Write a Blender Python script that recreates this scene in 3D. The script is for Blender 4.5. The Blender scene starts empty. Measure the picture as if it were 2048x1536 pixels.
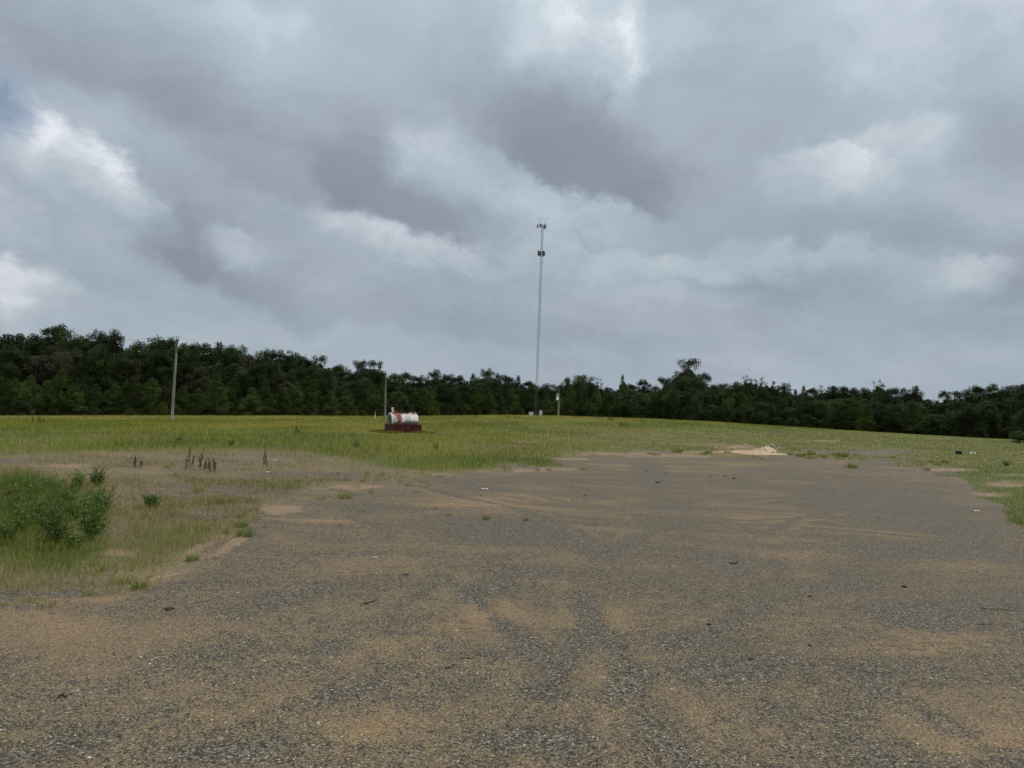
import bpy, math, random
import numpy as np
from mathutils import Matrix, Vector

C = bpy.context.scene
COL = C.collection
R = math.radians

# ------------------------------------------------------------------ camera
EYE = 1.6
F = 1479.0                                   # focal length in photograph pixels (2048 wide)
cam_d = bpy.data.cameras.new('camera')
cam_d.sensor_width = 36.0
cam_d.lens = 36.0 * F / 2048.0
cam_d.clip_start = 0.05
cam_d.clip_end = 6000
cam = bpy.data.objects.new('camera', cam_d)
COL.objects.link(cam)
ROT = Matrix.Rotation(R(90 + 2.09), 4, 'X') @ Matrix.Rotation(R(2.2), 4, 'Z')
cam.matrix_world = Matrix.Translation((0, 0, EYE)) @ ROT
C.camera = cam
M3 = np.array(ROT.to_3x3())

def ray(px, py):
    px = np.asarray(px, float); py = np.asarray(py, float)
    l = np.stack([(px - 1024) / F, -(py - 768) / F, -np.ones_like(px)], -1)
    return l @ M3.T

def proj(x, y, z):
    l = np.stack([x, y, z - EYE], -1) @ M3
    d = np.maximum(-l[..., 2], 1e-3)
    px = 1024 + F * l[..., 0] / d; py = 768 - F * l[..., 1] / d
    bad = l[..., 2] > -0.05
    return np.where(bad, -9999, px), np.where(bad, 3000, py)

# ------------------------------------------------------------------ sky, sun, exposure
C.view_settings.view_transform = 'Standard'
C.view_settings.look = 'None'
C.view_settings.exposure = 0.0
C.view_settings.gamma = 1.0
SUN_EL, SUN_AZ = R(52), R(82)                 # azimuth clockwise from +Y (view direction)
W = bpy.data.worlds.new('World'); C.world = W
W.use_nodes = True
nt = W.node_tree; N = nt.nodes; L = nt.links
N.clear()

class G:
    """tiny node-graph helper"""
    def __init__(s, tree): s.t = tree; s.n = tree.nodes; s.l = tree.links
    def new(s, typ, **kw):
        n = s.n.new(typ)
        for k, v in kw.items(): setattr(n, k, v)
        return n
    def put(s, sock, v):
        if isinstance(v, bpy.types.NodeSocket): s.l.new(v, sock)
        elif v is not None: sock.default_value = v
    def m(s, op, a, b=None, c=None, clamp=False):
        n = s.new('ShaderNodeMath', operation=op); n.use_clamp = clamp
        s.put(n.inputs[0], a)
        if b is not None: s.put(n.inputs[1], b)
        if c is not None: s.put(n.inputs[2], c)
        return n.outputs[0]
    def vm(s, op, a, b=None, scale=None):
        n = s.new('ShaderNodeVectorMath', operation=op)
        s.put(n.inputs[0], a)
        if b is not None: s.put(n.inputs[1], b)
        if scale is not None: s.put(n.inputs[3], scale)
        return n.outputs[1] if op in ('LENGTH', 'DOT_PRODUCT') else n.outputs[0]
    def noise(s, vec, scale, detail=4, rough=0.5, dist=0.0, dim='3D', out=0):
        n = s.new('ShaderNodeTexNoise', noise_dimensions=dim)
        s.put(n.inputs['Vector'], vec)
        n.inputs['Scale'].default_value = scale; n.inputs['Detail'].default_value = detail
        n.inputs['Roughness'].default_value = rough; n.inputs['Distortion'].default_value = dist
        return n.outputs[out]
    def rng(s, v, a, b, c=0.0, d=1.0, smooth=True):
        n = s.new('ShaderNodeMapRange', interpolation_type='SMOOTHSTEP' if smooth else 'LINEAR')
        s.put(n.inputs[0], v)
        for i, q in enumerate((a, b, c, d)): s.put(n.inputs[1 + i], q)
        return n.outputs[0]
    def mix(s, f, a, b, blend='MIX'):
        n = s.new('ShaderNodeMix', data_type='RGBA', blend_type=blend)
        s.put(n.inputs[0], f)
        s.put(n.inputs[6], a if isinstance(a, bpy.types.NodeSocket) else (*a, 1) if len(a) == 3 else a)
        s.put(n.inputs[7], b if isinstance(b, bpy.types.NodeSocket) else (*b, 1) if len(b) == 3 else b)
        return n.outputs[2]
    def mapping(s, vec, loc=(0, 0, 0), rot=(0, 0, 0), sc=(1, 1, 1), typ='POINT'):
        n = s.new('ShaderNodeMapping', vector_type=typ)
        s.put(n.inputs[0], vec)
        n.inputs[1].default_value = loc; n.inputs[2].default_value = rot; n.inputs[3].default_value = sc
        return n.outputs[0]

g = G(nt)
tc = g.new('ShaderNodeTexCoord').outputs['Generated']
sep = g.new('ShaderNodeSeparateXYZ'); g.put(sep.inputs[0], tc)
az = g.m('ARCTAN2', sep.outputs[0], sep.outputs[1])
el = g.m('ARCSINE', sep.outputs[2])
cmb = g.new('ShaderNodeCombineXYZ'); g.put(cmb.inputs[0], az); g.put(cmb.inputs[1], el)
ae = cmb.outputs[0]
# cloud-deck coordinates: clouds lie on a high sheet, so they flatten towards the horizon
zz = g.m('ADD', g.m('MAXIMUM', sep.outputs[2], 0.0), 0.22)
inv = g.m('DIVIDE', 1.0, zz)
deck = g.vm('SCALE', tc, scale=inv)
aes = g.vm('MULTIPLY', ae, (1.0, 1.35, 1.0))
wn = g.noise(aes, 3.2, 4, 0.5, 0.0, out=1)
warp = g.vm('SCALE', g.vm('SUBTRACT', wn, (0.5, 0.5, 0.5)), scale=0.16)
wn2 = g.noise(aes, 12.0, 8, 0.66, 0.0, out=1)
warp2 = g.vm('SCALE', g.vm('SUBTRACT', wn2, (0.5, 0.5, 0.5)), scale=0.105)
aew = g.vm('ADD', g.vm('ADD', ae, g.vm('MULTIPLY', warp, (1.0, 0.6, 0))), g.vm('MULTIPLY', warp2, (1.0, 0.8, 0)))
aew = g.vm('MULTIPLY', aew, (1, 1, 0))

def azel(px, py):
    d = ray(px, py); d = d / np.linalg.norm(d)
    return math.atan2(d[0], d[1]), math.asin(d[2])

# each mass: px, py, half width, reach upward, reach downward, rotation (clockwise in the photo), amount;
# dark bases have a short reach downward (a firm lower edge), sunlit heads a short reach upward
CLOUDS = [
    (180, 150, 330, 150, 70, 12, -.75), (40, 130, 160, 120, 60, 0, -.25), (400, 500, 300, 150, 42, 24, -1.05), (470, 345, 250, 150, 40, 16, -.65), (250, 440, 250, 70, 40, 30, -.35),
    (800, 430, 250, 190, 34, 14, -1.05), (640, 330, 150, 170, 60, 30, -.45), (700, 170, 260, 200, 120, 10, -.35),
    (1010, 240, 260, 190, 80, 26, -.6), (1150, 345, 270, 190, 34, 20, -1.15), (1285, 400, 90, 130, 24, 24, -.55), (1480, 160, 170, 260, 180, 22, -.42), (1600, 220, 130, 120, 120, 0, -.3),
    (1840, 480, 260, 80, 34, 4, -.55), (2050, 590, 110, 120, 34, 0, -.75), (2000, 290, 90, 230, 60, -14, -.5), (1570, 590, 240, 40, 22, 2, -.4), (1560, 480, 130, 60, 30, 10, -.3),
    (900, 645, 900, 50, 40, 2, -.35), (1780, 650, 420, 50, 50, 2, -.2), (620, 565, 500, 50, 40, 4, -.2),
    (150, 290, 210, 34, 110, 26, 1.25), (60, 262, 90, 22, 60, 10, .75), (285, 385, 120, 26, 80, 38, .75), (20, 555, 130, 34, 80, 8, 1.5), (70, 625, 120, 26, 60, 10, .5),
    (10, 405, 100, 40, 80, 24, .65), (500, 465, 80, 22, 80, 18, 1.0), (545, 520, 70, 30, 60, 6, .5), (870, 320, 150, 60, 90, 24, .95), (800, 290, 60, 60, 80, 30, .5),
    (800, 480, 240, 26, 46, 10, .95), (680, 440, 110, 20, 50, 12, .5), (1010, 430, 220, 60, 60, 12, .55),
    (1090, 40, 170, 140, 120, 20, .9), (1235, 70, 60, 140, 160, 4, 1.0), (1360, 60, 160, 70, 70, 0, .3), (1650, 325, 150, 34, 90, 6, .95), (1780, 270, 170, 30, 80, -12, .65),
    (1860, 50, 380, 170, 150, 0, .5), (1180, 420, 200, 40, 70, 20, .6), (1250, 525, 380, 22, 50, 3, .55), (1930, 535, 90, 18, 50, 0, .9),
    (1520, 515, 260, 20, 50, 2, .4), (1330, 585, 300, 14, 26, 2, .35), (1990, 440, 140, 50, 60, 0, .35), (560, 90, 160, 110, 110, 0, .3), (500, 20, 150, 50, 50, 0, .3)]
acc = None
for (px, py, rx, ru, rd, ro, am) in CLOUDS:
    a, e = azel(px, py)
    mp = g.mapping(aew, (a, e, 0), (0, 0, -R(ro)), (rx / F * 1.1, ru / F * 1.15, 1), 'TEXTURE')
    # squeeze the side below the centre: firm edge there
    sp = g.new('ShaderNodeSeparateXYZ'); g.put(sp.inputs[0], mp)
    vy = g.m('MAXIMUM', sp.outputs[1], g.m('MULTIPLY', sp.outputs[1], -ru / rd))
    cb_ = g.new('ShaderNodeCombineXYZ'); g.put(cb_.inputs[0], sp.outputs[0]); g.put(cb_.inputs[1], vy)
    v = g.rng(g.vm('LENGTH', cb_.outputs[0]), 1.0, 0.15, 0.0, am * (.86 if am < 0 else .88))
    acc = v if acc is None else g.m('ADD', acc, v)
det = g.m('SUBTRACT', g.noise(g.vm('ADD', aes, warp), 4.2, 9, 0.58, 0.25), 0.5)
det2 = g.m('SUBTRACT', g.noise(deck, 1.1, 4, 0.5, 0.2), 0.5)
front = g.rng(sep.outputs[1], -0.2, 0.3)
fine = g.m('SUBTRACT', g.noise(g.vm('ADD', g.vm('MULTIPLY', ae, (1, 2.6, 1)), warp2), 7.5, 7, 0.6, 0.2), 0.5)
low = g.rng(sep.outputs[2], 0.30, 0.05, 0.25, 1.0)
tone = g.m('ADD', g.m('MULTIPLY', acc, 0.74), g.m('MULTIPLY', det, g.m('SUBTRACT', 1.35, g.m('MULTIPLY', low, 0.75))))
tone = g.m('ADD', tone, g.m('MULTIPLY', fine, g.m('MULTIPLY', low, 0.6)))
bil = g.m('SUBTRACT', g.noise(g.vm('ADD', aes, warp2), 17.0, 8, 0.62, 0.3), 0.5)
tone = g.m('ADD', tone, g.rng(sep.outputs[2], 0.22, 0.02, 0.0, 0.14))
tone = g.m('ADD', tone, g.m('MULTIPLY', bil, g.rng(acc, -0.3, 0.9, 0.25, 1.5)))
tone = g.m('ADD', tone, g.m('MULTIPLY', g.m('MULTIPLY', det2, 2.4), g.m('SUBTRACT', 1.0, g.m('MULTIPLY', front, 0.8))))
ramp = g.new('ShaderNodeValToRGB')
g.put(ramp.inputs[0], g.rng(tone, -1.3, 1.5, 0, 1, False))
cr = ramp.color_ramp
cr.elements[0].position = 0.0; cr.elements[0].color = (.185, .215, .250, 1)
cr.elements[1].position = 1.0; cr.elements[1].color = (.74, .77, .80, 1)
for p, c in ((.22, (.235, .272, .310, 1)), (.46, (.325, .385, .440, 1)), (.72, (.465, .52, .56, 1))):
    q = cr.elements.new(p); q.color = c
# brighter deck overhead and to the right, where the hidden sun stands
sd = (math.sin(SUN_AZ) * math.cos(SUN_EL), math.cos(SUN_AZ) * math.cos(SUN_EL), math.sin(SUN_EL))
glow = g.rng(g.vm('DOT_PRODUCT', tc, sd), 0.72, 1.0, 1.0, 2.6)
up = g.rng(sep.outputs[2], 0.05, 0.8, 1.07, 1.5)
hue = g.rng(g.noise(g.mapping(deck, loc=(7, 3, 1)), 1.7, 3, .5), .38, .66)
tinted = g.vm('MULTIPLY', ramp.outputs[0], g.mix(hue, (.985, 1.0, 1.01), (1.015, .99, 1.01)))
neutral = g.mix(g.rng(sep.outputs[2], 0.45, 0.85, 0.0, 0.8), tinted, (.50, .495, .475))
cloud = g.vm('SCALE', neutral, scale=g.m('MULTIPLY', glow, up))
sky = g.new('ShaderNodeTexSky', sky_type='NISHITA')
sky.sun_disc = False; sky.sun_elevation = SUN_EL; sky.sun_rotation = SUN_AZ
sky.air_density = 1.0; sky.dust_density = 2.0
a, e = azel(5, 222)
gap = g.rng(g.vm('LENGTH', g.mapping(aew, (a, e, 0), (0, 0, 0), (90 / F, 75 / F, 1), 'TEXTURE')), 1.0, 0.1, 1.0, 0.25)
STR = 0.1
cover = g.mix(gap, sky.outputs[0], g.vm('SCALE', cloud, scale=1.0 / STR))
bg = g.new('ShaderNodeBackground'); g.put(bg.inputs[0], cover); bg.inputs[1].default_value = STR
wo = g.new('ShaderNodeOutputWorld'); L.new(bg.outputs[0], wo.inputs[0])
W.cycles.sampling_method = 'MANUAL'; W.cycles.sample_map_resolution = 512

sun_d = bpy.data.lights.new('sun', 'SUN'); sun_d.energy = 1.5; sun_d.angle = R(12); sun_d.color = (1.0, 0.90, 0.76)
sun = bpy.data.objects.new('sun', sun_d); COL.objects.link(sun)
sun.rotation_euler = Vector(sd).to_track_quat('Z', 'Y').to_euler()
sun.location = (60, 30, 80)

# ------------------------------------------------------------------ helpers
rs = np.random.RandomState(7)

def tag(o, label=None, cat=None, group=None, kind=None):
    if label: o['label'] = label
    if cat: o['category'] = cat
    if group: o['group'] = group
    if kind: o['kind'] = kind
    return o

def empty(name, loc, rz=0):
    o = bpy.data.objects.new(name, None); COL.objects.link(o)
    o.empty_display_size = 0.2
    o.location = loc; o.rotation_euler = (0, 0, rz); return o

def meshdata(name, V, Fc, mat, tint=None, smooth=False):
    V = np.asarray(V, np.float32); Fc = np.asarray(Fc, np.int32)
    me = bpy.data.meshes.new(name); k = Fc.shape[1]
    me.vertices.add(len(V)); me.vertices.foreach_set('co', V.ravel())
    me.loops.add(Fc.size); me.loops.foreach_set('vertex_index', Fc.ravel())
    me.polygons.add(len(Fc)); me.polygons.foreach_set('loop_start', np.arange(0, Fc.size, k, dtype=np.int32))
    if smooth: me.polygons.foreach_set('use_smooth', np.ones(len(Fc), bool))
    me.update(calc_edges=True)
    if tint is not None:
        for nm, T in (tint.items() if isinstance(tint, dict) else (('tint', tint),)):
            at = me.color_attributes.new(nm, 'FLOAT_COLOR', 'POINT')
            T = np.concatenate([T, np.ones((len(T), 1))], 1).astype(np.float32)
            at.data.foreach_set('color', T.ravel())
    if mat: me.materials.append(mat)
    return me

def link(name, me, parent=None, loc=None):
    o = bpy.data.objects.new(name, me); COL.objects.link(o)
    if parent: o.parent = parent
    if loc is not None: o.location = loc
    return o

class MB:
    """collects boxes, tubes, lathes into one mesh"""
    def __init__(s): s.v = []; s.f = []
    def add(s, V, Fc):
        b = len(s.v); s.v += [tuple(map(float, p)) for p in V]; s.f += [tuple(int(i) + b for i in q) for q in Fc]; return s
    def box(s, c, d, rz=0, tilt=None):
        cx, cy, cz = c; a, b, h = d[0] / 2, d[1] / 2, d[2] / 2
        V = [Vector((x * a, y * b, z * h)) for x in (-1, 1) for y in (-1, 1) for z in (-1, 1)]
        m = Matrix.Rotation(rz, 3, 'Z')
        if tilt: m = m @ Matrix.Rotation(tilt[0], 3, 'X') @ Matrix.Rotation(tilt[1], 3, 'Y')
        V = [m @ v + Vector(c) for v in V]
        return s.add(V, [(0, 1, 3, 2), (4, 6, 7, 5), (0, 4, 5, 1), (2, 3, 7, 6), (0, 2, 6, 4), (1, 5, 7, 3)])
    def tube(s, pts, rad, n=8, cap=True):
        pts = [Vector(p) for p in pts]
        if not hasattr(rad, '__len__'): rad = [rad] * len(pts)
        V = []; Fc = []
        for i, p in enumerate(pts):
            d = (pts[min(i + 1, len(pts) - 1)] - pts[max(i - 1, 0)]).normalized()
            ref = Vector((0, 0, 1)) if abs(d.z) < .9 else Vector((1, 0, 0))
            a = d.cross(ref).normalized(); b = d.cross(a)
            for k in range(n):
                t = 2 * math.pi * k / n
                V.append(p + (a * math.cos(t) + b * math.sin(t)) * rad[i])
        for i in range(len(pts) - 1):
            for k in range(n):
                k2 = (k + 1) % n
                Fc.append((i * n + k, i * n + k2, (i + 1) * n + k2, (i + 1) * n + k))
        if cap: Fc += [tuple(range(n)), tuple(reversed(range((len(pts) - 1) * n, len(pts) * n)))]
        return s.add(V, Fc)
    def lathe_x(s, prof, n=40, c=(0, 0, 0)):
        """prof: (x, r) profile turned about the x axis"""
        V = []; Fc = []
        for (x, r) in prof:
            for k in range(n):
                t = 2 * math.pi * k / n
                V.append((c[0] + x, c[1] + r * math.cos(t), c[2] + r * math.sin(t)))
        for i in range(len(prof) - 1):
            for k in range(n):
                k2 = (k + 1) % n
                Fc.append((i * n + k, (i + 1) * n + k, (i + 1) * n + k2, i * n + k2))
        return s.add(V, Fc)
    def build(s, name, mat, parent=None, smooth=False, bevel=0):
        me = bpy.data.meshes.new(name); me.from_pydata(s.v, [], s.f); me.update()
        if mat: me.materials.append(mat)
        if smooth: me.polygons.foreach_set('use_smooth', [True] * len(me.polygons))
        o = link(name, me, parent)
        if bevel:
            m = o.modifiers.new('bevel', 'BEVEL'); m.width = bevel; m.segments = 2; m.limit_method = 'ANGLE'
        return o

def vnoise(x, y, seed=0, octaves=3):
    """smooth value noise, vectorised, about -1..1"""
    out = np.zeros_like(x, float); amp = 1.0; tot = 0
    for o in range(octaves):
        xi = np.floor(x).astype(np.int64); yi = np.floor(y).astype(np.int64)
        fx = x - xi; fy = y - yi; fx = fx * fx * (3 - 2 * fx); fy = fy * fy * (3 - 2 * fy)
        def h(a, b):
            n = (a * 374761393 + b * 668265263 + (seed + o * 17) * 1274126177) & 0x7fffffff
            n = ((n ^ (n >> 13)) * 1274126177) & 0x7fffffff
            return ((n ^ (n >> 16)) & 0xffff) / 32767.5 - 1
        v = (h(xi, yi) * (1 - fx) + h(xi + 1, yi) * fx) * (1 - fy) + (h(xi, yi + 1) * (1 - fx) + h(xi + 1, yi + 1) * fx) * fy
        out += v * amp; tot += amp; amp *= .5; x = x * 2.03 + 11.3; y = y * 2.03 + 5.7
    return out / tot

def sstep(a, b, x):
    t = np.clip((x - a) / (b - a), 0, 1); return t * t * (3 - 2 * t)

# ------------------------------------------------------------------ terrain: a nearly level lot that rises into a low crest 140 m off
CREST = 140.0
edge = [(-500, 833), (0, 833), (344, 833), (560, 833), (770, 834), (900, 832), (1000, 831), (1100, 832), (1200, 835), (1300, 838), (1400, 843), (1500, 849), (1600, 855),
        (1700, 861), (1800, 867), (1900, 873), (1980, 877), (2048, 880), (2500, 900)]
er = ray([p[0] for p in edge], [p[1] for p in edge])
EU = er[:, 0] / er[:, 1]; EZ = EYE + CREST * er[:, 2] / er[:, 1]

def terrain(x, y):
    x = np.asarray(x, float); y = np.asarray(y, float)
    yy = np.maximum(y, 1.0)
    zc = np.interp(x / yy, EU, EZ)
    s = sstep(18, CREST, y)
    z = zc * s - 0.012 * np.clip(y - CREST, 0, 400)
    rr = np.hypot(x, y)
    z = z + 0.035 * vnoise(x * .35, y * .35, 3, 2) * sstep(3, 20, rr)
    return z

def hit(px, py, ymax=139):
    d = ray(px, py); d = d / d[1]
    ys = np.concatenate([np.arange(2, 30, .05), np.arange(30, ymax, .2)])
    x = d[0] * ys; z = EYE + d[2] * ys; t = terrain(x, ys)
    k = np.argmax(z <= t)
    if not (z <= t).any(): k = len(ys) - 1
    return np.array([x[k], ys[k], t[k]])

def at(px, depth):
    """ground point straight below the column px of the photo at a given depth"""
    d = ray(px, 832); x = d[0] / d[1] * depth
    return np.array([x, depth, float(terrain(x, depth))])

def up_to(px, py, depth):
    d = ray(px, py); return EYE + d[2] / d[1] * depth

# ---- what covers the ground, laid out once and baked at world positions
LOT = [(-3000, 1330), (-400, 1250), (0, 1205), (60, 1200), (130, 1194), (200, 1186), (300, 1163), (370, 1130), (430, 1098), (480, 1072), (520, 1046), (548, 1010), (600, 992), (680, 982),
       (760, 962), (880, 947), (960, 940), (1080, 938), (1130, 922), (1165, 910), (1260, 906), (1420, 907), (1560, 908), (1690, 906), (1760, 908), (1850, 926),
       (1920, 945), (1960, 980), (2000, 1000), (2015, 1030), (2048, 1062), (2300, 1100), (5000, 1300)]
BAND = [(-3000, 925), (0, 914), (200, 906), (420, 902), (600, 905), (700, 918), (780, 934), (860, 944), (940, 944), (1000, 946)]
def blob(px, py, cx, cy, rx, ry, ro=0):
    c, s = math.cos(R(ro)), math.sin(R(ro)); dx = px - cx; dy = py - cy
    a = (dx * c + dy * s) / rx; b = (-dx * s + dy * c) / ry
    return np.clip(1.25 - np.sqrt(a * a + b * b), 0, 1) ** 1.0

def cover_at(x, y, z):
    px, py = proj(x, y, z)
    behind = y < 2.2
    n1 = vnoise(x * .9, y * .9, 1, 4); n2 = vnoise(x * .22, y * .12, 2, 4); n3 = vnoise(x * 3.1, y * 3.1, 5, 3)
    soft = 3 + np.clip(py - 834, 0, 500) * .09
    lt = np.interp(px, [p[0] for p in LOT], [p[1] for p in LOT])
    n4 = vnoise(x * .35 + 9, y * .2, 8, 4)
    lot = (py - lt) / soft + n1 * 1.5 + n3 * .45 + n4 * 1.6 * sstep(3.5, 9, y)
    lot = np.where(behind, 3, lot)
    lot = sstep(-.6, .6, lot)
    # old gravel apron on the left, half grown over with dry grass
    bt = np.interp(px, [p[0] for p in BAND], [p[1] for p in BAND])
    apron = sstep(-.8, .8, (py - bt) / (soft * .8) + n1 * .7) * sstep(1010, 930, px)
    apron = np.where(behind, 0, apron)
    lush = sstep(0, 1, blob(px, py, 40, 1030, 170, 95)) * 1.0
    lush = np.maximum(lush, blob(px, py, 110, 1110, 150, 40))
    lush = np.maximum(lush, .5 * blob(px, py, 330, 1075, 150, 55, -15))
    lush = np.maximum(lush, .7 * blob(px, py, 920, 925, 210, 12))
    lush = np.maximum(lush, blob(px, py, 1100, 930, 110, 6))
    lush = np.maximum(lush, blob(px, py, 2030, 1010, 80, 55)); lush = np.maximum(lush, blob(px, py, 1980, 955, 120, 22))
    bare = np.zeros_like(px)
    for b in ((515, 918, 80, 6), (30, 923, 60, 7), (1760, 904, 90, 7), (1320, 903, 70, 4), (450, 985, 200, 14), (620, 950, 120, 8),
              (400, 1030, 90, 14), (200, 1120, 70, 9), (480, 1015, 70, 8), (640, 985, 90, 10), (30, 1195, 120, 12)):
        bare = np.maximum(bare, blob(px, py, *b))
    dirt = np.zeros_like(px)
    for b in ((1500, 899, 80, 6, 3), (1480, 893, 40, 4), (1210, 906, 80, 4), (1110, 938, 70, 4), (1290, 905, 40, 4), (2010, 968, 70, 9), (1620, 906, 60, 3), (1650, 882, 40, 1.5), (1410, 889, 60, 2), (2020, 950, 50, 3),
              (120, 932, 110, 6), (230, 1105, 60, 12), (400, 1095, 70, 10, -25), (1350, 912, 200, 5), (1150, 918, 60, 4), (1900, 940, 70, 4), (850, 908, 50, 2), (560, 1022, 60, 14), (465, 1088, 60, 13, -30), (330, 1152, 90, 11, -12), (700, 975, 100, 8), (1040, 941, 140, 6), (1220, 909, 110, 5), (1420, 905, 90, 4), (1980, 990, 60, 7), (900, 948, 60, 2), (1050, 884, 40, 2)):
        dirt = np.maximum(dirt, blob(px, py, *b))
    dirt = dirt * np.clip(.95 + .7 * n1 + .5 * n3, 0, 1.2)
    sand = np.zeros_like(px)
    for b in ((100, 1245, 120, 42, 6), (370, 1118, 90, 16, -18), (640, 1040, 130, 22), (760, 1040, 90, 20), (560, 1010, 60, 8), (960, 1010, 180, 25), (1620, 1110, 130, 18), (1180, 1010, 140, 18),
              (300, 1480, 260, 50, -12), (720, 1470, 120, 40, -20), (1980, 1490, 180, 50), (60, 1500, 120, 50), (1460, 1050, 70, 14, -20), (1530, 995, 60, 8), (1600, 965, 80, 6), (1580, 1370, 55, 22),
              (980, 1230, 150, 30, -20), (1250, 1230, 120, 26, -20), (880, 1330, 110, 18), (1200, 1420, 90, 30, -10), (1500, 1480, 180, 40, 20), (200, 1200, 60, 8), (1700, 1200, 140, 14),
              (560, 1400, 120, 20, -15), (820, 1280, 140, 24, -20), (1900, 1130, 150, 14), (1350, 930, 230, 9), (1850, 1290, 150, 25)):
        sand = np.maximum(sand, blob(px, py, *b))
    coarse = np.zeros_like(px)
    for b in ((1760, 1005, 190, 45, 8), (1900, 1060, 150, 30, 20), (1450, 1250, 150, 24, -20), (1720, 1410, 90, 60, -40), (430, 1320, 240, 50, -10), (960, 1180, 130, 24, -20), (1000, 1310, 200, 30, -12),
              (1240, 1390, 120, 26, -30), (500, 1500, 160, 26, -8), (1300, 950, 60, 30, 60), (120, 1185, 110, 12), (400, 1165, 80, 14, -10), (1150, 1080, 130, 20, 25), (1650, 1170, 150, 14), (1420, 1340, 120, 30),
              (560, 1200, 130, 26, -15), (850, 1340, 160, 24), (1850, 1240, 130, 30, 10), (1050, 1480, 160, 40), (1550, 1420, 60, 30), (700, 1385, 150, 24, -15), (1450, 1130, 90, 14, 25)):
        coarse = np.maximum(coarse, blob(px, py, *b))
    return dict(px=px, py=py, lot=lot, apron=apron, lush=np.clip(lush, 0, 1), bare=bare, dirt=dirt, sand=sand, coarse=coarse, n1=n1, n2=n2, n3=n3)

# ------------------------------------------------------------------ materials
def mat_new(name):
    m = bpy.data.materials.new(name); m.use_nodes = True
    t = m.node_tree; t.nodes.clear(); gg = G(t)
    out = gg.new('ShaderNodeOutputMaterial'); return m, gg, out

def bsdf(gg, out, col, rough=.8, bump=None, spec=.3, metal=0.0):
    b = gg.new('ShaderNodeBsdfPrincipled')
    gg.put(b.inputs['Base Color'], col if isinstance(col, bpy.types.NodeSocket) else (*col, 1))
    gg.put(b.inputs['Roughness'], rough); b.inputs['Specular IOR Level'].default_value = spec; gg.put(b.inputs['Metallic'], metal)
    if bump is not None: gg.put(b.inputs['Normal'], bump)
    gg.l.new(b.outputs[0], out.inputs[0]); return b

def simple(name, c1, c2, scale=8, rough=.7, metal=0, bump=.2, spec=.3, stretch=(1, 1, 1)):
    m, gg, out = mat_new(name)
    oc = gg.mapping(gg.new('ShaderNodeTexCoord').outputs['Object'], sc=stretch)
    n = gg.noise(oc, scale, 6, .6, .3)
    col = gg.mix(gg.rng(n, .35, .65), c1, c2)
    bn = gg.new('ShaderNodeBump'); bn.inputs['Strength'].default_value = bump; bn.inputs['Distance'].default_value = .02
    gg.put(bn.inputs['Height'], n)
    bsdf(gg, out, col, rough, bn.outputs[0], spec, metal); return m

def leaf_mat(name, base, trans=.35, var=.35, spec=.25, rough=.55):
    m, gg, out = mat_new(name)
    at = gg.new('ShaderNodeAttribute', attribute_name='tint')
    oi = gg.new('ShaderNodeObjectInfo')
    v = gg.m('ADD', 1 - var / 2, gg.m('MULTIPLY', oi.outputs['Random'], var))
    col = gg.vm('SCALE', gg.vm('MULTIPLY', at.outputs['Color'], base), scale=v)
    b = gg.new('ShaderNodeBsdfPrincipled'); gg.put(b.inputs['Base Color'], col)
    b.inputs['Roughness'].default_value = rough; b.inputs['Specular IOR Level'].default_value = spec
    tr = gg.new('ShaderNodeBsdfTranslucent'); gg.put(tr.inputs[0], gg.vm('MULTIPLY', col, (1.1, 1.25, .6)))
    mx = gg.new('ShaderNodeMixShader'); mx.inputs[0].default_value = trans
    gg.l.new(b.outputs[0], mx.inputs[1]); gg.l.new(tr.outputs[0], mx.inputs[2]); gg.l.new(mx.outputs[0], out.inputs[0])
    return m

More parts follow.
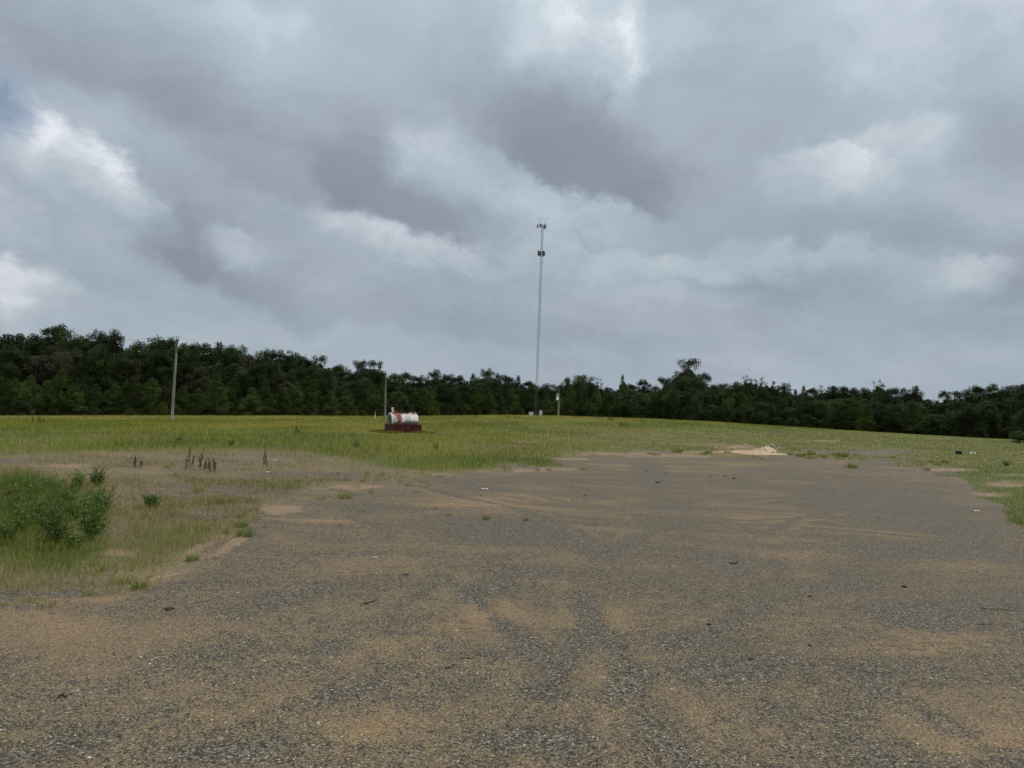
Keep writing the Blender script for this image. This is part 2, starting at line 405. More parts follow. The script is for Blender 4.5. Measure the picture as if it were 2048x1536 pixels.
def ground_mat():
    m, gg, out = mat_new('ground_cover')
    P = gg.new('ShaderNodeTexCoord').outputs['Object']
    A = gg.new('ShaderNodeAttribute', attribute_name='cover_a'); SA = gg.new('ShaderNodeSeparateXYZ'); gg.l.new(A.outputs['Color'], SA.inputs[0])
    B = gg.new('ShaderNodeAttribute', attribute_name='cover_b'); SB = gg.new('ShaderNodeSeparateXYZ'); gg.l.new(B.outputs['Color'], SB.inputs[0])
    stone, lush, dirt = SA.outputs; sand, coarse, dry = SB.outputs
    # stones of two sizes
    def vor(scale, rnd=1.0):
        v = gg.new('ShaderNodeTexVoronoi', feature='F1'); gg.put(v.inputs['Vector'], P); v.inputs['Scale'].default_value = scale
        v.inputs['Randomness'].default_value = rnd; return v
    v1 = vor(92.0); v2 = vor(155.0)
    r1 = gg.new('ShaderNodeSeparateXYZ'); gg.l.new(v1.outputs['Color'], r1.inputs[0])
    r2 = gg.new('ShaderNodeSeparateXYZ'); gg.l.new(v2.outputs['Color'], r2.inputs[0])
    def stonecol(r):
        rp = gg.new('ShaderNodeValToRGB'); gg.put(rp.inputs[0], r)
        e = rp.color_ramp; e.elements[0].color = (.020, .019, .018, 1); e.elements[1].color = (.55, .50, .43, 1)
        for p, c in ((.35, (.062, .059, .053, 1)), (.68, (.145, .132, .112, 1)), (.90, (.25, .225, .186, 1)), (.985, (.34, .31, .26, 1))):
            q = e.elements.new(p); q.color = c
        return rp.outputs[0]
    big = stonecol(r1.outputs[0]); small = stonecol(r2.outputs[0])
    warpv = gg.vm('ADD', P, gg.vm('SCALE', gg.noise(P, .35, 3, .5, 0, out=1), scale=2.2))
    streak = gg.noise(gg.mapping(warpv, rot=(0, 0, R(-24)), sc=(.16, .75, 1)), 1.0, 5, .62, .6)
    streak2 = gg.noise(gg.mapping(warpv, rot=(0, 0, R(58)), sc=(.22, 1.1, 1)), 1.3, 4, .6, .8)
    patch = gg.noise(P, .55, 6, .62, .5)
    fine = gg.noise(P, 190, 3, .7); grit = gg.noise(P, 55, 4, .75); mid = gg.noise(P, 9, 5, .65)
    # old wheel tracks sweeping round the lot
    trk = None
    wob = gg.vm('ADD', P, gg.vm('SCALE', gg.vm('SUBTRACT', gg.noise(P, .22, 2, .5, 0, out=1), (.5, .5, .5)), scale=1.6))
    for (tx, ty, tr) in ((-9, 8, 8.4), (-9, 8, 10.0), (7, 19, 8.0), (7, 19, 9.6), (15, 5, 12.6), (15, 5, 14.2), (-3, 25, 13.2), (-3, 25, 14.8), (-13, 2, 12.0), (-13, 2, 13.5), (2, -6, 17.4), (2, -6, 19.0)):
        dd_ = gg.m('ABSOLUTE', gg.m('SUBTRACT', gg.vm('LENGTH', gg.vm('MULTIPLY', gg.vm('SUBTRACT', wob, (tx, ty, 0)), (1, 1, 0))), tr))
        t1 = gg.m('ADD', gg.rng(dd_, .13, .02), gg.m('MULTIPLY', gg.rng(gg.m('ABSOLUTE', gg.m('SUBTRACT', dd_, .24)), .12, .0), -.55))
        trk = t1 if trk is None else gg.m('ADD', trk, t1)
    trk = gg.m('MULTIPLY', trk, gg.rng(gg.noise(P, .28, 3, .5), .44, .62))
    # how much sandy fines hide the stones
    sa = gg.m('ADD', gg.m('MULTIPLY', gg.m('SUBTRACT', streak, .5), 1.9), gg.m('MULTIPLY', gg.m('SUBTRACT', patch, .5), 1.3))
    sa = gg.m('ADD', sa, gg.m('MULTIPLY', gg.m('SUBTRACT', streak2, .5), 1.3))
    sa = gg.m('ADD', sa, gg.m('MULTIPLY', gg.m('SUBTRACT', mid, .5), 1.5))
    sa = gg.m('ADD', gg.m('ADD', sa, .58), gg.m('SUBTRACT', gg.m('MULTIPLY', sand, .17), gg.m('MULTIPLY', coarse, .24)))
    sa = gg.m('ADD', sa, gg.m('MULTIPLY', gg.m('SUBTRACT', grit, .5), 1.3))
    sa = gg.m('ADD', sa, gg.m('MULTIPLY', gg.m('SUBTRACT', gg.noise(P, 26, 4, .7), .5), 1.1))
    sa = gg.m('SUBTRACT', sa, gg.m('MULTIPLY', trk, .55))
    sa = gg.m('MINIMUM', gg.m('MAXIMUM', sa, .06), .93)
    sandc = gg.mix(gg.rng(grit, .3, .7), (.112, .089, .061), (.245, .196, .134))
    sandc = gg.mix(gg.m('MULTIPLY', sand, gg.rng(patch, .35, .6, .0, .5)), sandc, (.28, .198, .118))
    fine2 = gg.noise(P, 75, 3, .8)
    sandc = gg.mix(gg.rng(fine, .25, .75), gg.vm('SCALE', sandc, scale=.55), gg.vm('SCALE', sandc, scale=1.4))
    sandc = gg.mix(gg.rng(fine2, .3, .7), gg.vm('SCALE', sandc, scale=.6), gg.vm('SCALE', sandc, scale=1.4))
    showbig = gg.rng(gg.m('SUBTRACT', gg.m('ADD', gg.m('MULTIPLY', r1.outputs[1], .9), gg.m('MULTIPLY', coarse, .25)), sa), -.16, .16)
    showsm = gg.rng(gg.m('SUBTRACT', gg.m('ADD', r2.outputs[1], .10), sa), -.12, .14)
    grav = gg.mix(showsm, sandc, small)
    grav = gg.mix(showbig, grav, big)
    grav = gg.vm('MULTIPLY', grav, (1.14, 1.08, .95))
    grav = gg.mix(gg.m('MULTIPLY', coarse, .25), grav, gg.vm('MULTIPLY', grav, (.90, .95, 1.0)))
    # field soil with thatch under the grass
    fn = gg.noise(P, .8, 5, .6, .4); fn2 = gg.noise(P, 22, 5, .7)
    thatch = gg.mix(gg.rng(fn2, .3, .7), (.13, .112, .045), (.24, .205, .085))
    green = gg.mix(gg.rng(fn2, .3, .7), (.078, .092, .024), (.155, .165, .046))
    drycol = gg.mix(gg.rng(fn2, .3, .7), (.12, .095, .055), (.27, .215, .13))
    fieldc = gg.mix(gg.rng(gg.m('ADD', gg.m('SUBTRACT', fn, .5), lush), -.2, .45), thatch, green)
    fieldc = gg.mix(gg.m('MULTIPLY', dry, gg.rng(gg.m('ADD', fn, dry), .5, 1.1)), fieldc, drycol)
    dirtc = gg.mix(gg.rng(grit, .3, .7), (.24, .165, .105), (.36, .26, .175))
    dm = gg.rng(gg.m('ADD', dirt, gg.m('MULTIPLY', gg.m('SUBTRACT', gg.noise(P, 2.3, 7, .75), .5), 2.0)), .42, .85)
    dn = gg.rng(gg.m('ADD', stone, gg.m('MULTIPLY', gg.m('SUBTRACT', gg.noise(P, 6, 6, .7), .5), 1.1)), .38, .62)
    col = gg.mix(dn, fieldc, grav)
    col = gg.mix(gg.m('MULTIPLY', dm, .9), col, dirtc)
    h = gg.m('ADD', gg.m('MULTIPLY', gg.m('SUBTRACT', 1, v1.outputs['Distance']), gg.m('MULTIPLY', showbig, 1.2)), gg.m('MULTIPLY', showsm, gg.m('MULTIPLY', gg.m('SUBTRACT', 1, v2.outputs['Distance']), .5)))
    h = gg.m('ADD', gg.m('ADD', h, gg.m('MULTIPLY', grit, .8)), gg.m('ADD', gg.m('MULTIPLY', mid, 1.8), gg.m('ADD', gg.m('MULTIPLY', streak, 3.0), gg.m('MULTIPLY', trk, -1.6))))
    bn = gg.new('ShaderNodeBump'); bn.inputs['Strength'].default_value = .85; bn.inputs['Distance'].default_value = .012
    gg.put(bn.inputs['Height'], h)
    bsdf(gg, out, col, gg.m('SUBTRACT', .95, gg.m('MULTIPLY', showbig, .2)), bn.outputs[0], .25)
    return m
M_ground = ground_mat()

# ------------------------------------------------------------------ ground sheet (polar grid round the camera out to the horizon)
th = np.concatenate([np.linspace(-180, -50, 40)[:-1], np.linspace(-50, 50, 560), np.linspace(50, 180, 40)[1:-1]])
th = np.radians(th); nth = len(th)
rad = np.concatenate([[.3, .8, 1.4], np.geomspace(2, 165, 470), np.geomspace(170, 4000, 30)]); nr = len(rad)
TH, RR = np.meshgrid(th, rad)
GX = (RR * np.sin(TH)); GY = (RR * np.cos(TH)); GZ = terrain(GX, GY)
cv = cover_at(GX, GY, GZ)
stone = np.clip(np.maximum(cv['lot'], np.clip(cv['apron'] * (.30 + .8 * cv['bare'] + .45 * cv['n1'] - .9 * cv['lush']), 0, 1)), 0, 1)
stone = np.maximum(stone, np.clip(cv['bare'] * 1.2 * (1 - cv['apron']), 0, 1) * (cv['py'] < 940))
stone = np.clip(stone - .35 * np.clip(cv['lush'] - .2, 0, 1) * (1 - cv['lot']), 0, 1)
dry = np.clip(cv['apron'] * (1.1 - cv['lush']) + .30 * sstep(850, 836, cv['py']) * sstep(1000, 1300, cv['px']) + .2 * cv['n2'], 0, 1)
ca = np.stack([stone, cv['lush'], cv['dirt']], -1).reshape(-1, 3)
cb = np.stack([cv['sand'] * (GY > 0), cv['coarse'] * (GY > 0), dry], -1).reshape(-1, 3)
V = np.stack([GX, GY, GZ], -1).reshape(-1, 3)
ii, jj = np.meshgrid(np.arange(nr - 1), np.arange(nth), indexing='ij')
j2 = (jj + 1) % nth
FA = np.stack([ii * nth + jj, ii * nth + j2, (ii + 1) * nth + j2, (ii + 1) * nth + jj], -1).reshape(-1, 4)[:, ::-1]
# centre cap as quads fan (pairs of ring vertices to the middle)
cidx = len(V); V = np.concatenate([V, [[0, 0, 0]]]); ca = np.concatenate([ca, [[1, 0, 0]]]); cb = np.concatenate([cb, [[0, 0, 0]]])
cap = [(k, (k + 1) % nth, (k + 2) % nth, cidx) for k in range(0, nth - 1, 2)]
if nth % 2: pass
FA = np.concatenate([FA, np.array(cap)[:, ::-1]])
me = meshdata('ground', V, FA, M_ground, dict(cover_a=ca, cover_b=cb), smooth=True)
tag(link('ground', me), kind='structure', label='grassy field sloping up to a low crest before the treeline')
# gravel lot: sheet 4 mm above the ground, where the lot mask is solid
lf = stone.reshape(-1)
sel = (lf[FA[:len(FA) - len(cap)]].min(1) > .5) & (np.hypot(V[FA[:len(FA) - len(cap), 0], 0], V[FA[:len(FA) - len(cap), 0], 1]) < 62) & (cv['lot'].reshape(-1)[FA[:len(FA) - len(cap)]].min(1) > .5)
LFc = FA[:len(FA) - len(cap)][sel]
uq, invx = np.unique(LFc, return_inverse=True)
LV = V[uq].copy(); LV[:, 2] += .004
me = meshdata('gravel_lot', LV, invx.reshape(-1, 4), M_ground, dict(cover_a=ca[uq], cover_b=cb[uq]), smooth=True)
tag(link('gravel_lot', me), kind='structure', label='wide worn gravel lot streaked with tan sand')

# ------------------------------------------------------------------ loose stones on the lot
def scatter_polar(n, r0, r1, half=46, power=1.0):
    t = np.radians(rs.uniform(-half, half, n)); u = rs.rand(n)
    if power == 1.0: r = r0 * (r1 / r0) ** u
    else: r = (r0 ** (1 - power) + u * (r1 ** (1 - power) - r0 ** (1 - power))) ** (1 / (1 - power))
    x = r * np.sin(t); y = r * np.cos(t); return x, y, r

def stones(n, r0, r1, s0, s1, seed):
    x, y, r = scatter_polar(n, r0, r1, 44)
    z = terrain(x, y); c = cover_at(x, y, z)
    keep = (c['lot'] > .45) & (rs.rand(n) < .45 + .5 * c['coarse'] - .25 * c['sand'] + .25 * c['n1'])
    x, y, z, r = x[keep], y[keep], z[keep], r[keep]; n = len(x)
    s = s0 * (s1 / s0) ** (rs.rand(n) ** 2.2)
    base = np.array([(1, 0, 0), (-.9, .1, 0), (.1, 1, 0), (0, -1, .05), (.1, .1, .75), (.55, .6, .5), (-.5, .55, .45), (-.55, -.5, .5), (.6, -.5, .45)], float)
    fc = np.array([(0, 5, 4), (5, 2, 4), (2, 6, 4), (6, 1, 4), (1, 7, 4), (7, 3, 4), (3, 8, 4), (8, 0, 4), (0, 2, 5), (2, 1, 6), (1, 3, 7), (3, 0, 8)])
    V = base[None] * (1 + .28 * rs.randn(n, 9, 1)) * s[:, None, None]
    a = rs.rand(n) * 6.28; ca_, sa_ = np.cos(a)[:, None], np.sin(a)[:, None]
    st = rs.uniform(.55, 1, n)[:, None]
    X = V[..., 0] * ca_ - V[..., 1] * st * sa_; Y = V[..., 0] * sa_ + V[..., 1] * st * ca_
    V = np.stack([X + x[:, None], Y + y[:, None], V[..., 2] * rs.uniform(.5, 1, n)[:, None] + z[:, None] + .002], -1).reshape(-1, 3)
    Fc = (fc[None] + (np.arange(n) * 9)[:, None, None]).reshape(-1, 3)
    k = rs.rand(n); v = np.where(k < .42, rs.uniform(.03, .09, n), np.where(k < .80, rs.uniform(.12, .26, n), rs.uniform(.30, .60, n)))
    tint = np.stack([v * 1.05, v, v * .88], -1); tint = np.repeat(tint, 9, 0)
    return V, Fc, tint

def tint_mat(name, rough=.8):
    m, gg, out = mat_new(name)
    at = gg.new('ShaderNodeAttribute', attribute_name='tint')
    P = gg.new('ShaderNodeTexCoord').outputs['Object']
    k = gg.rng(gg.noise(P, 160, 3, .6), .3, .7, .75, 1.2)
    bsdf(gg, out, gg.vm('SCALE', at.outputs['Color'], scale=k), rough, None, .3); return m
M_stone = tint_mat('crushed_stone')
parts = [stones(130000, 3.0, 11, .0024, .0092, 1), stones(20000, 8, 34, .004, .011, 2)]
off = 0; VV = []; FF = []; TT = []
for v, f, t in parts: VV.append(v); FF.append(f + off); TT.append(t); off += len(v)
o = link('loose_gravel', meshdata('loose_gravel', np.concatenate(VV), np.concatenate(FF), M_stone, np.concatenate(TT)))
tag(o, 'loose crushed stones lying over the gravel lot', 'gravel', kind='stuff')

# ------------------------------------------------------------------ grass blades
M_blade = leaf_mat('grass_blade', (1, 1, 1), .35, 0.0, .2, .6)

def blades(x, y, z, h, w, col, lean=.35):
    """one curved two-piece blade each (a quad and a tip triangle written as two quads)"""
    n = len(x)
    a = rs.rand(n) * 6.28; l = h * lean * rs.rand(n) ** .6; dx = np.cos(a) * l; dy = np.sin(a) * l
    f = rs.rand(n) * 6.28; wx = np.cos(f) * w / 2; wy = np.sin(f) * w / 2
    P = np.zeros((n, 6, 3))
    P[:, 0] = np.stack([x - wx, y - wy, z - .01], -1); P[:, 1] = np.stack([x + wx, y + wy, z - .01], -1)
    mx, my, mz = x + dx * .38, y + dy * .38, z + h * (.58 - .12 * lean)
    P[:, 2] = np.stack([mx - wx * .8, my - wy * .8, mz], -1); P[:, 3] = np.stack([mx + wx * .8, my + wy * .8, mz], -1)
    tz = z + h * np.sqrt(np.clip(1 - (l / np.maximum(h, 1e-4)) ** 2, .12, 1))
    P[:, 4] = np.stack([x + dx - wx * .12, y + dy - wy * .12, tz], -1); P[:, 5] = np.stack([x + dx + wx * .12, y + dy + wy * .12, tz], -1)
    Fc = (np.array([(0, 1, 3, 2), (2, 3, 5, 4)])[None] + (np.arange(n) * 6)[:, None, None]).reshape(-1, 4)
    return P.reshape(-1, 3), Fc, np.repeat(col, 6, 0)

OLIVE = np.array([.290, .262, .044]); GREEN = np.array([.128, .190, .024]); DRY = np.array([.32, .25, .13]); TAN = np.array([.27, .225, .085]); DEEP = np.array([.08, .12, .025])

def mixc(a, b, t): return a * (1 - t[:, None]) + b * t[:, None]

LOTX = [p[0] for p in LOT]; LOTY = [p[1] for p in LOT]
def grass(n, r0, r1, half=47, power=1.0):
    x, y, r = scatter_polar(n, r0, r1, half, power); z = terrain(x, y); c = cover_at(x, y, z)
    field = 1 - np.clip(c['lot'] + c['apron'], 0, 1)
    clump = vnoise(x * 1.7, y * 1.7, 9, 3)
    dens = field * (.95 - .9 * np.clip(c['dirt'] * 1.3, 0, 1) - .9 * c['bare'])
    ap = c['apron'] * (1 - c['lot'])
    dens = np.where(ap > .3, ap * np.clip(.55 + .8 * clump + .7 * c['n1'] + .8 * c['lush'] - .9 * c['bare'] - .5 * c['dirt'], .04, 1), dens)
    spill = (c['lot'] > .3) * sstep(.45, .8, clump) * .10 * sstep(1.0, .5, (c['py'] - np.interp(c['px'], [p[0] for p in LOT], [p[1] for p in LOT])) / 40)
    dens = np.maximum(dens, spill)
    keep = rs.rand(n) < dens
    x, y, z, r, clump = x[keep], y[keep], z[keep], r[keep], clump[keep]; c = {k: v[keep] for k, v in c.items()}; n = len(x)
    lush, apn = c['lush'], c['apron']
    h = .12 + .15 * rs.rand(n) + .08 * clump
    h = np.where(apn > .4, .05 + .10 * rs.rand(n) + .06 * clump + .13 * lush + .14 * lush * sstep(130, 20, c['px']), h)
    h = h * (1 - .55 * (apn <= .4) * sstep(950, 1300, c['px'] + 160 * c['n2']) * sstep(848, 868, c['py']))
    h = np.where((c['px'] > 1850) & (c['py'] > 930), .05 + .07 * rs.rand(n), h)
    h = h * (.75 + .5 * vnoise(x * .25, y * .25, 12, 2) + .15)
    h = np.clip(h, .03, .65)
    tk_ = hit(781, 865); near = np.exp(-(((x - tk_[0] - .6) / 2.2) ** 2 + ((y - tk_[1] + .2) / 4.5) ** 2)); h = h * (1 - .75 * near)
    w = np.maximum(.0045, r * .00042) * rs.uniform(.6, 1.3, n)
    pat = vnoise(x * .09 + 40, y * .05, 31, 4); g1 = np.clip(.50 + 1.5 * pat + .35 * clump + .6 * lush, 0, 1)
    # the mown right side of the field is greener, the crest more straw coloured
    g1 = np.clip(g1 + .40 * sstep(840, 862, c['py']) * sstep(900, 1300, c['px']) - .35 * sstep(850, 836, c['py']), 0, 1)
    col = mixc(np.tile(OLIVE, (n, 1)), np.tile(GREEN, (n, 1)), g1)
    lp = (apn * lush)[:, None] * .6; col = col * (1 - lp) + lp * np.array([.155, .165, .045])
    dryf = np.clip(apn * (.78 - .9 * lush + .7 * vnoise(x * .5, y * .4, 55, 3)) + .5 * (rs.rand(n) < .10) + .35 * sstep(846, 835, c['py']) * sstep(900, 1250, c['px']), 0, 1)
    col = mixc(col, mixc(np.tile(DRY, (n, 1)), np.tile(TAN, (n, 1)), rs.rand(n)), dryf)
    col = col * rs.uniform(.6, 1.25, (n, 1)) * (1 + .22 * clump[:, None] + .45 * vnoise(x * .35, y * .16, 33, 4)[:, None])
    return blades(x, y, z, h, w, col, 1.0)

def pack(lst):
    off = 0; VV = []; FF = []; TT = []
    for v, f, t in lst: VV.append(v); FF.append(f + off); TT.append(t); off += len(v)
    return np.concatenate(VV), np.concatenate(FF), np.concatenate(TT)

v, f, t = pack([grass(150000, 4.5, 16), grass(450000, 12, 180, 47, .6)])
o = link('field_grass', meshdata('field_grass', v, f, M_blade, t))
tag(o, 'olive green grass covering the field beyond the gravel lot', 'grass', kind='stuff')

# ------------------------------------------------------------------ grass tufts, leafy weeds, stalks (countable plants)
def tuft_mesh(name, n, h, spread, colA, colB, width=.006, lean=.8):
    a = rs.rand(n) * 6.28; q = np.sqrt(rs.rand(n)) * spread
    x = np.cos(a) * q; y = np.sin(a) * q
    hh = h * rs.uniform(.45, 1, n) * (1 - .4 * q / spread)
    col = mixc(np.tile(colA, (n, 1)), np.tile(colB, (n, 1)), rs.rand(n)) * rs.uniform(.7, 1.2, (n, 1))
    # blades lean outward
    V, Fc, T = blades(x, y, np.zeros(n), hh, np.full(n, width), col, lean)
    P = V.reshape(n, 6, 3); out = np.stack([np.cos(a), np.sin(a)], -1) * (hh * .55)[:, None] * rs.rand(n, 1)
    P[:, 2:4, :2] += out[:, None] * .35; P[:, 4:6, :2] += out[:, None]
    return meshdata(name, P.reshape(-1, 3), Fc, M_blade, T)

def leaves_cloud(cen, nrm, ln, wd, col, up=.0):
    """diamond leaves at centres with axes biased by nrm"""
    n = len(cen)
    a = nrm + rs.randn(n, 3) * .55; a[:, 2] += up; a /= np.linalg.norm(a, axis=1)[:, None]
    b = np.cross(a, rs.randn(n, 3)); b /= np.linalg.norm(b, axis=1)[:, None] + 1e-9
    ln = np.asarray(ln).reshape(-1, 1) * np.ones((n, 1)); wd = np.asarray(wd).reshape(-1, 1) * np.ones((n, 1))
    P = np.stack([cen - a * ln / 2, cen + b * wd / 2 + a * ln * .08, cen + a * ln / 2, cen - b * wd / 2 + a * ln * .08], 1)
    Fc = np.arange(n * 4).reshape(-1, 4)
    return P.reshape(-1, 3), Fc, np.repeat(col, 4, 0)

M_leaf = leaf_mat('weed_leaf', (1, 1, 1), .3, .2, .3, .5)
M_stem = simple('weed_stem', (.07, .09, .03), (.12, .11, .05), 20, .8)

def leafy_plant(name, h, w, nst, leaf, label, group, loc, dens=1.0, tone=1.0):
    root = empty(name, loc, rs.rand() * 6.28)
    tag(root, label, 'weed' if h < 1 else 'bush', group)
    st = MB(); C_, N_ = [], []
    for i in range(nst):
        a = rs.rand() * 6.28; lean = w * rs.uniform(.1, 1.0) * .5; hh = h * rs.uniform(.45, 1.0)
        pts = []
        for k in range(6):
            t = k / 5; pts.append((math.cos(a) * (lean * t ** .75) + rs.randn() * .012 * h, math.sin(a) * (lean * t ** .75) + rs.randn() * .012 * h, hh * t))
        st.tube(pts, [.006 * h + .003, .005 * h + .002, .004 * h + .002, .003 * h + .002, .003, .0015], 5)
        nb = int(15 * dens)
        for b in range(nb):          # side shoots carrying paired leaflets
            t = rs.uniform(.03, 1); k = min(int(t * 5), 4); fr = t * 5 - k
            p = np.array(pts[k]) * (1 - fr) + np.array(pts[k + 1]) * fr
            bl = h * .20 * (1.25 - .75 * t) * rs.uniform(.7, 1.3) + leaf; ba = rs.rand() * 6.28
            d = np.array([math.cos(ba), math.sin(ba), rs.uniform(.05, .8)]); d /= np.linalg.norm(d)
            m = max(3, int(bl / (leaf * .42)))
            for q in range(m):
                c = p + d * bl * (q + .5) / m + rs.randn(3) * leaf * .18
                C_.append(c); N_.append(d + np.array([0, 0, .2]) + np.cross(d, [0, 0, 1]) * (1 if q % 2 else -1) * .9)
    C_ = np.array(C_); N_ = np.array(N_)
    col = mixc(np.tile([.085, .15, .034], (len(C_), 1)), np.tile([.17, .25, .055], (len(C_), 1)), rs.rand(len(C_))) * rs.uniform(.6, 1.25, (len(C_), 1)) * tone * np.array([rs.uniform(.8, 1.35), 1, 1]) * rs.uniform(.75, 1.1)
    v, f, t = leaves_cloud(C_, N_, leaf * rs.uniform(.7, 1.2, len(C_)), leaf * .5, col)
    link('foliage', meshdata('foliage', v, f, M_leaf, t), root)
    st.build('stem', M_stem, root)
    return root

def dist_scale(px, py): p = hit(px, py); return p, p[1] / F * 1.0

# dark leafy weeds at the left (px, base py, top py, width px)
WEEDS = [
    (182, 1082, 962, 82, 'tallest and darkest leafy weed at the right end of the left weed patch'),
    (108, 1100, 985, 80, 'dark leafy weed at the front of the left weed patch, dark at its foot'),
    (305, 1017, 985, 50, 'small dark leafy weed standing alone right of the left weed patch'),
    (195, 972, 933, 36, 'narrow upright weed behind the darkest leafy weed at the left'),
    (150, 985, 940, 46, 'rounded dark weed at the back of the left weed patch, second from its right end'),
    (90, 985, 945, 90, 'wide low leafy weed along the back of the left weed patch'),
    (22, 995, 952, 80, 'leafy weed at the back left corner of the weed patch, cut by the photo edge'),
    (150, 1040, 985, 60, 'green weed between the two darkest leafy weeds at the left'),
    (130, 1015, 960, 60, 'leafy weed in the middle back of the left weed patch'),
    (200, 1030, 975, 50, 'leafy weed at the right side of the left patch, behind the darkest one'),
    (95, 1060, 1000, 60, 'soft green weed left of the one with the black gap'),
    (150, 1100, 1060, 50, 'low weed filling the space between the two darkest front weeds'),
    (38, 1066, 1008, 46, 'small leafy weed in the tall grass at the front left of the patch'),
    (66, 1006, 955, 50, 'slender leafy weed at the back of the patch, left of the rounded ones'),
    (14, 1020, 966, 44, 'small weed at the left photo edge, halfway up the patch'),
    (8, 1092, 1030, 60, 'leafy weed at the left photo edge, nearest of the patch'),
    (78, 1046, 992, 56, 'bright leafy weed in the middle of the patch, left of the darkest ones'),
    (44, 996, 948, 64, 'spreading leafy weed along the upper left of the patch'),
    (30, 1040, 985, 50, 'mid height leafy weed in the left third of the patch'),
    (-50, 1060, 990, 110, 'leafy weed just beyond the left edge of the photo'),
    (358, 884, 870, 18, 'small leafy weed standing in the field beyond the dry grass, below the tall utility pole'),
    (712, 896, 880, 20, 'dark leafy weed at the field edge, below and left of the tank'),
    (463, 892, 880, 16, 'small dark weed in the field to the right of the tall utility pole'),
    (872, 900, 885, 16, 'small weed in the field to the right below the tank'),
    (2012, 932, 921, 22, 'dark tuft of leafy weed at the right edge of the field'),
]
for (px, py, ty, wp, lab) in WEEDS:
    p = hit(px, py); s = p[1] / F; h = (py - ty) * s; w = wp * s
    near = p[1] < 15
    leafy_plant('leafy_weed', h, w, 14 if near else 7, (.027 if near else max(.03, p[1] * .0016)), lab, 'leafy weeds', p, 1.15 if near else .8, 1.0 if near else .8)

# grass tufts on the gravel edge
tA = [tuft_mesh('grass_tuft', 70, .16, .07, GREEN, OLIVE, .005), tuft_mesh('grass_tuft', 90, .2, .1, GREEN * 1.1, GREEN * .7, .006),
      tuft_mesh('grass_tuft', 60, .13, .1, TAN, OLIVE, .005), tuft_mesh('grass_tuft', 45, .22, .05, OLIVE, DRY, .005)]
TUFTS = [  # px, base py, width px, proto, label
    (172, 1196, 34, 0, 'small green tuft of grass alone on the dark gravel at the lower left'),
    (276, 1178, 40, 1, 'spiky grass tuft with long blades at the front edge of the left grass patch'),
    (250, 1168, 42, 0, 'thin grass tuft just behind the spiky tuft at the front of the left grass patch'),
    (225, 1172, 40, 2, 'flat straggling tuft left of the spiky tuft at the front of the left grass patch'),
    (62, 1205, 44, 2, 'low tuft at the dark gravel near the lower left corner'),
    (96, 1214, 40, 2, 'flat straggling tuft on the sand at the lower left'),
    (8, 1213, 30, 2, 'low tuft on the gravel cut by the left edge of the photo'),
    (490, 1075, 42, 1, 'bright green tuft at the right end of the left grass patch'),
    (484, 1055, 34, 1, 'bright green tuft just behind the tuft at the right end of the left grass patch'),
    (452, 1068, 34, 3, 'yellowish tuft just left of the bright green tufts at the lot edge'),
    (384, 1124, 34, 1, 'tuft with pale tips beside the orange sand at the lot edge'),
    (452, 1037, 20, 0, 'small upright green tuft above the bright green tufts at the lot edge'),
    (440, 1008, 50, 3, 'brown and green tuft in the dry grass above the lot edge'),
    (412, 1062, 40, 3, 'wiry brown tuft at the edge of the left grass patch'),
    (395, 985, 46, 3, 'straw coloured tuft in the dry grass left of the stalk pair'),
    (690, 998, 46, 0, 'larger grass tuft alone on the gravel, centre left'),
    (640, 1000, 34, 2, 'flat dark tuft left of the larger lone tuft on the gravel'),
    (722, 1025, 20, 2, 'wiry brown tuft on the gravel just below the larger lone tuft'),
    (528, 1057, 14, 3, 'wispy stem tuft on the sand right of the bright green tufts'),
    (566, 1058, 12, 3, 'wispy tuft furthest right on the sand of the lot edge'),
    (870, 1018, 18, 2, 'sparse weed tuft on the gravel left of the tyre marks'),
    (898, 1032, 20, 0, 'small branching tuft on the gravel below the white board'),
    (971, 1040, 22, 1, 'small green tuft alone in the middle of the gravel lot'),
    (1052, 1042, 14, 1, 'tiny green tuft in the middle of the gravel lot, the one further right'),
    (508, 1022, 30, 2, 'flat tuft on the gravel right of the brown tufts'),
    (205, 1143, 26, 3, 'thin brown tuft at the front of the left grass patch'),
    (302, 1155, 20, 3, 'dry wiry tuft at the orange sand of the lot edge'),
    (430, 1118, 24, 2, 'small grey green tuft right of the tuft with pale tips'),
]
for (px, py, wp, k, lab) in TUFTS:
    p = hit(px, py); sc = wp * p[1] / F / (.26 if k != 3 else .24)
    o = link('grass_tuft', tA[k], None, p); o.scale = (sc, sc, sc * 1.0); o.rotation_euler = (0, 0, rs.rand() * 6.28)
    tag(o, lab, 'grass tuft', 'grass tufts at the edge of the gravel lot')
for (x0, x1, y0, y1, n, lab) in ((1290, 1500, 902, 912, 10, 'tiny weed tuft at the far lot edge left of the clay heap'),
                                 (1560, 1700, 908, 920, 14, 'low weed tuft at the far lot edge right of the clay heap'),
                                 (1700, 1930, 915, 948, 10, 'small tuft along the far right edge of the gravel lot'),
                                 (1000, 1170, 930, 945, 8, 'small tuft at the far left corner of the gravel lot'),
                                 (600, 880, 945, 990, 22, 'dry clump of grass scattered on the old gravel below the field edge'),
                                 (240, 560, 930, 1045, 34, 'dry grass clump in the brown band right of the leafy weed patch')):
    for i in range(n):
        px = rs.uniform(x0, x1); py = rs.uniform(y0, y1); k = [0, 1, 2][i % 3] if x0 > 1000 else [2, 3][i % 2]
        p = hit(px, py); sc = rs.uniform(12, 30) * p[1] / F / .26
        o = link('grass_tuft', tA[k], None, p); o.scale = (sc, sc, sc * .8); o.rotation_euler = (0, 0, rs.rand() * 6.28)
        tag(o, lab, 'grass tuft', lab.replace('tiny weed tuft', 'weed tufts'))

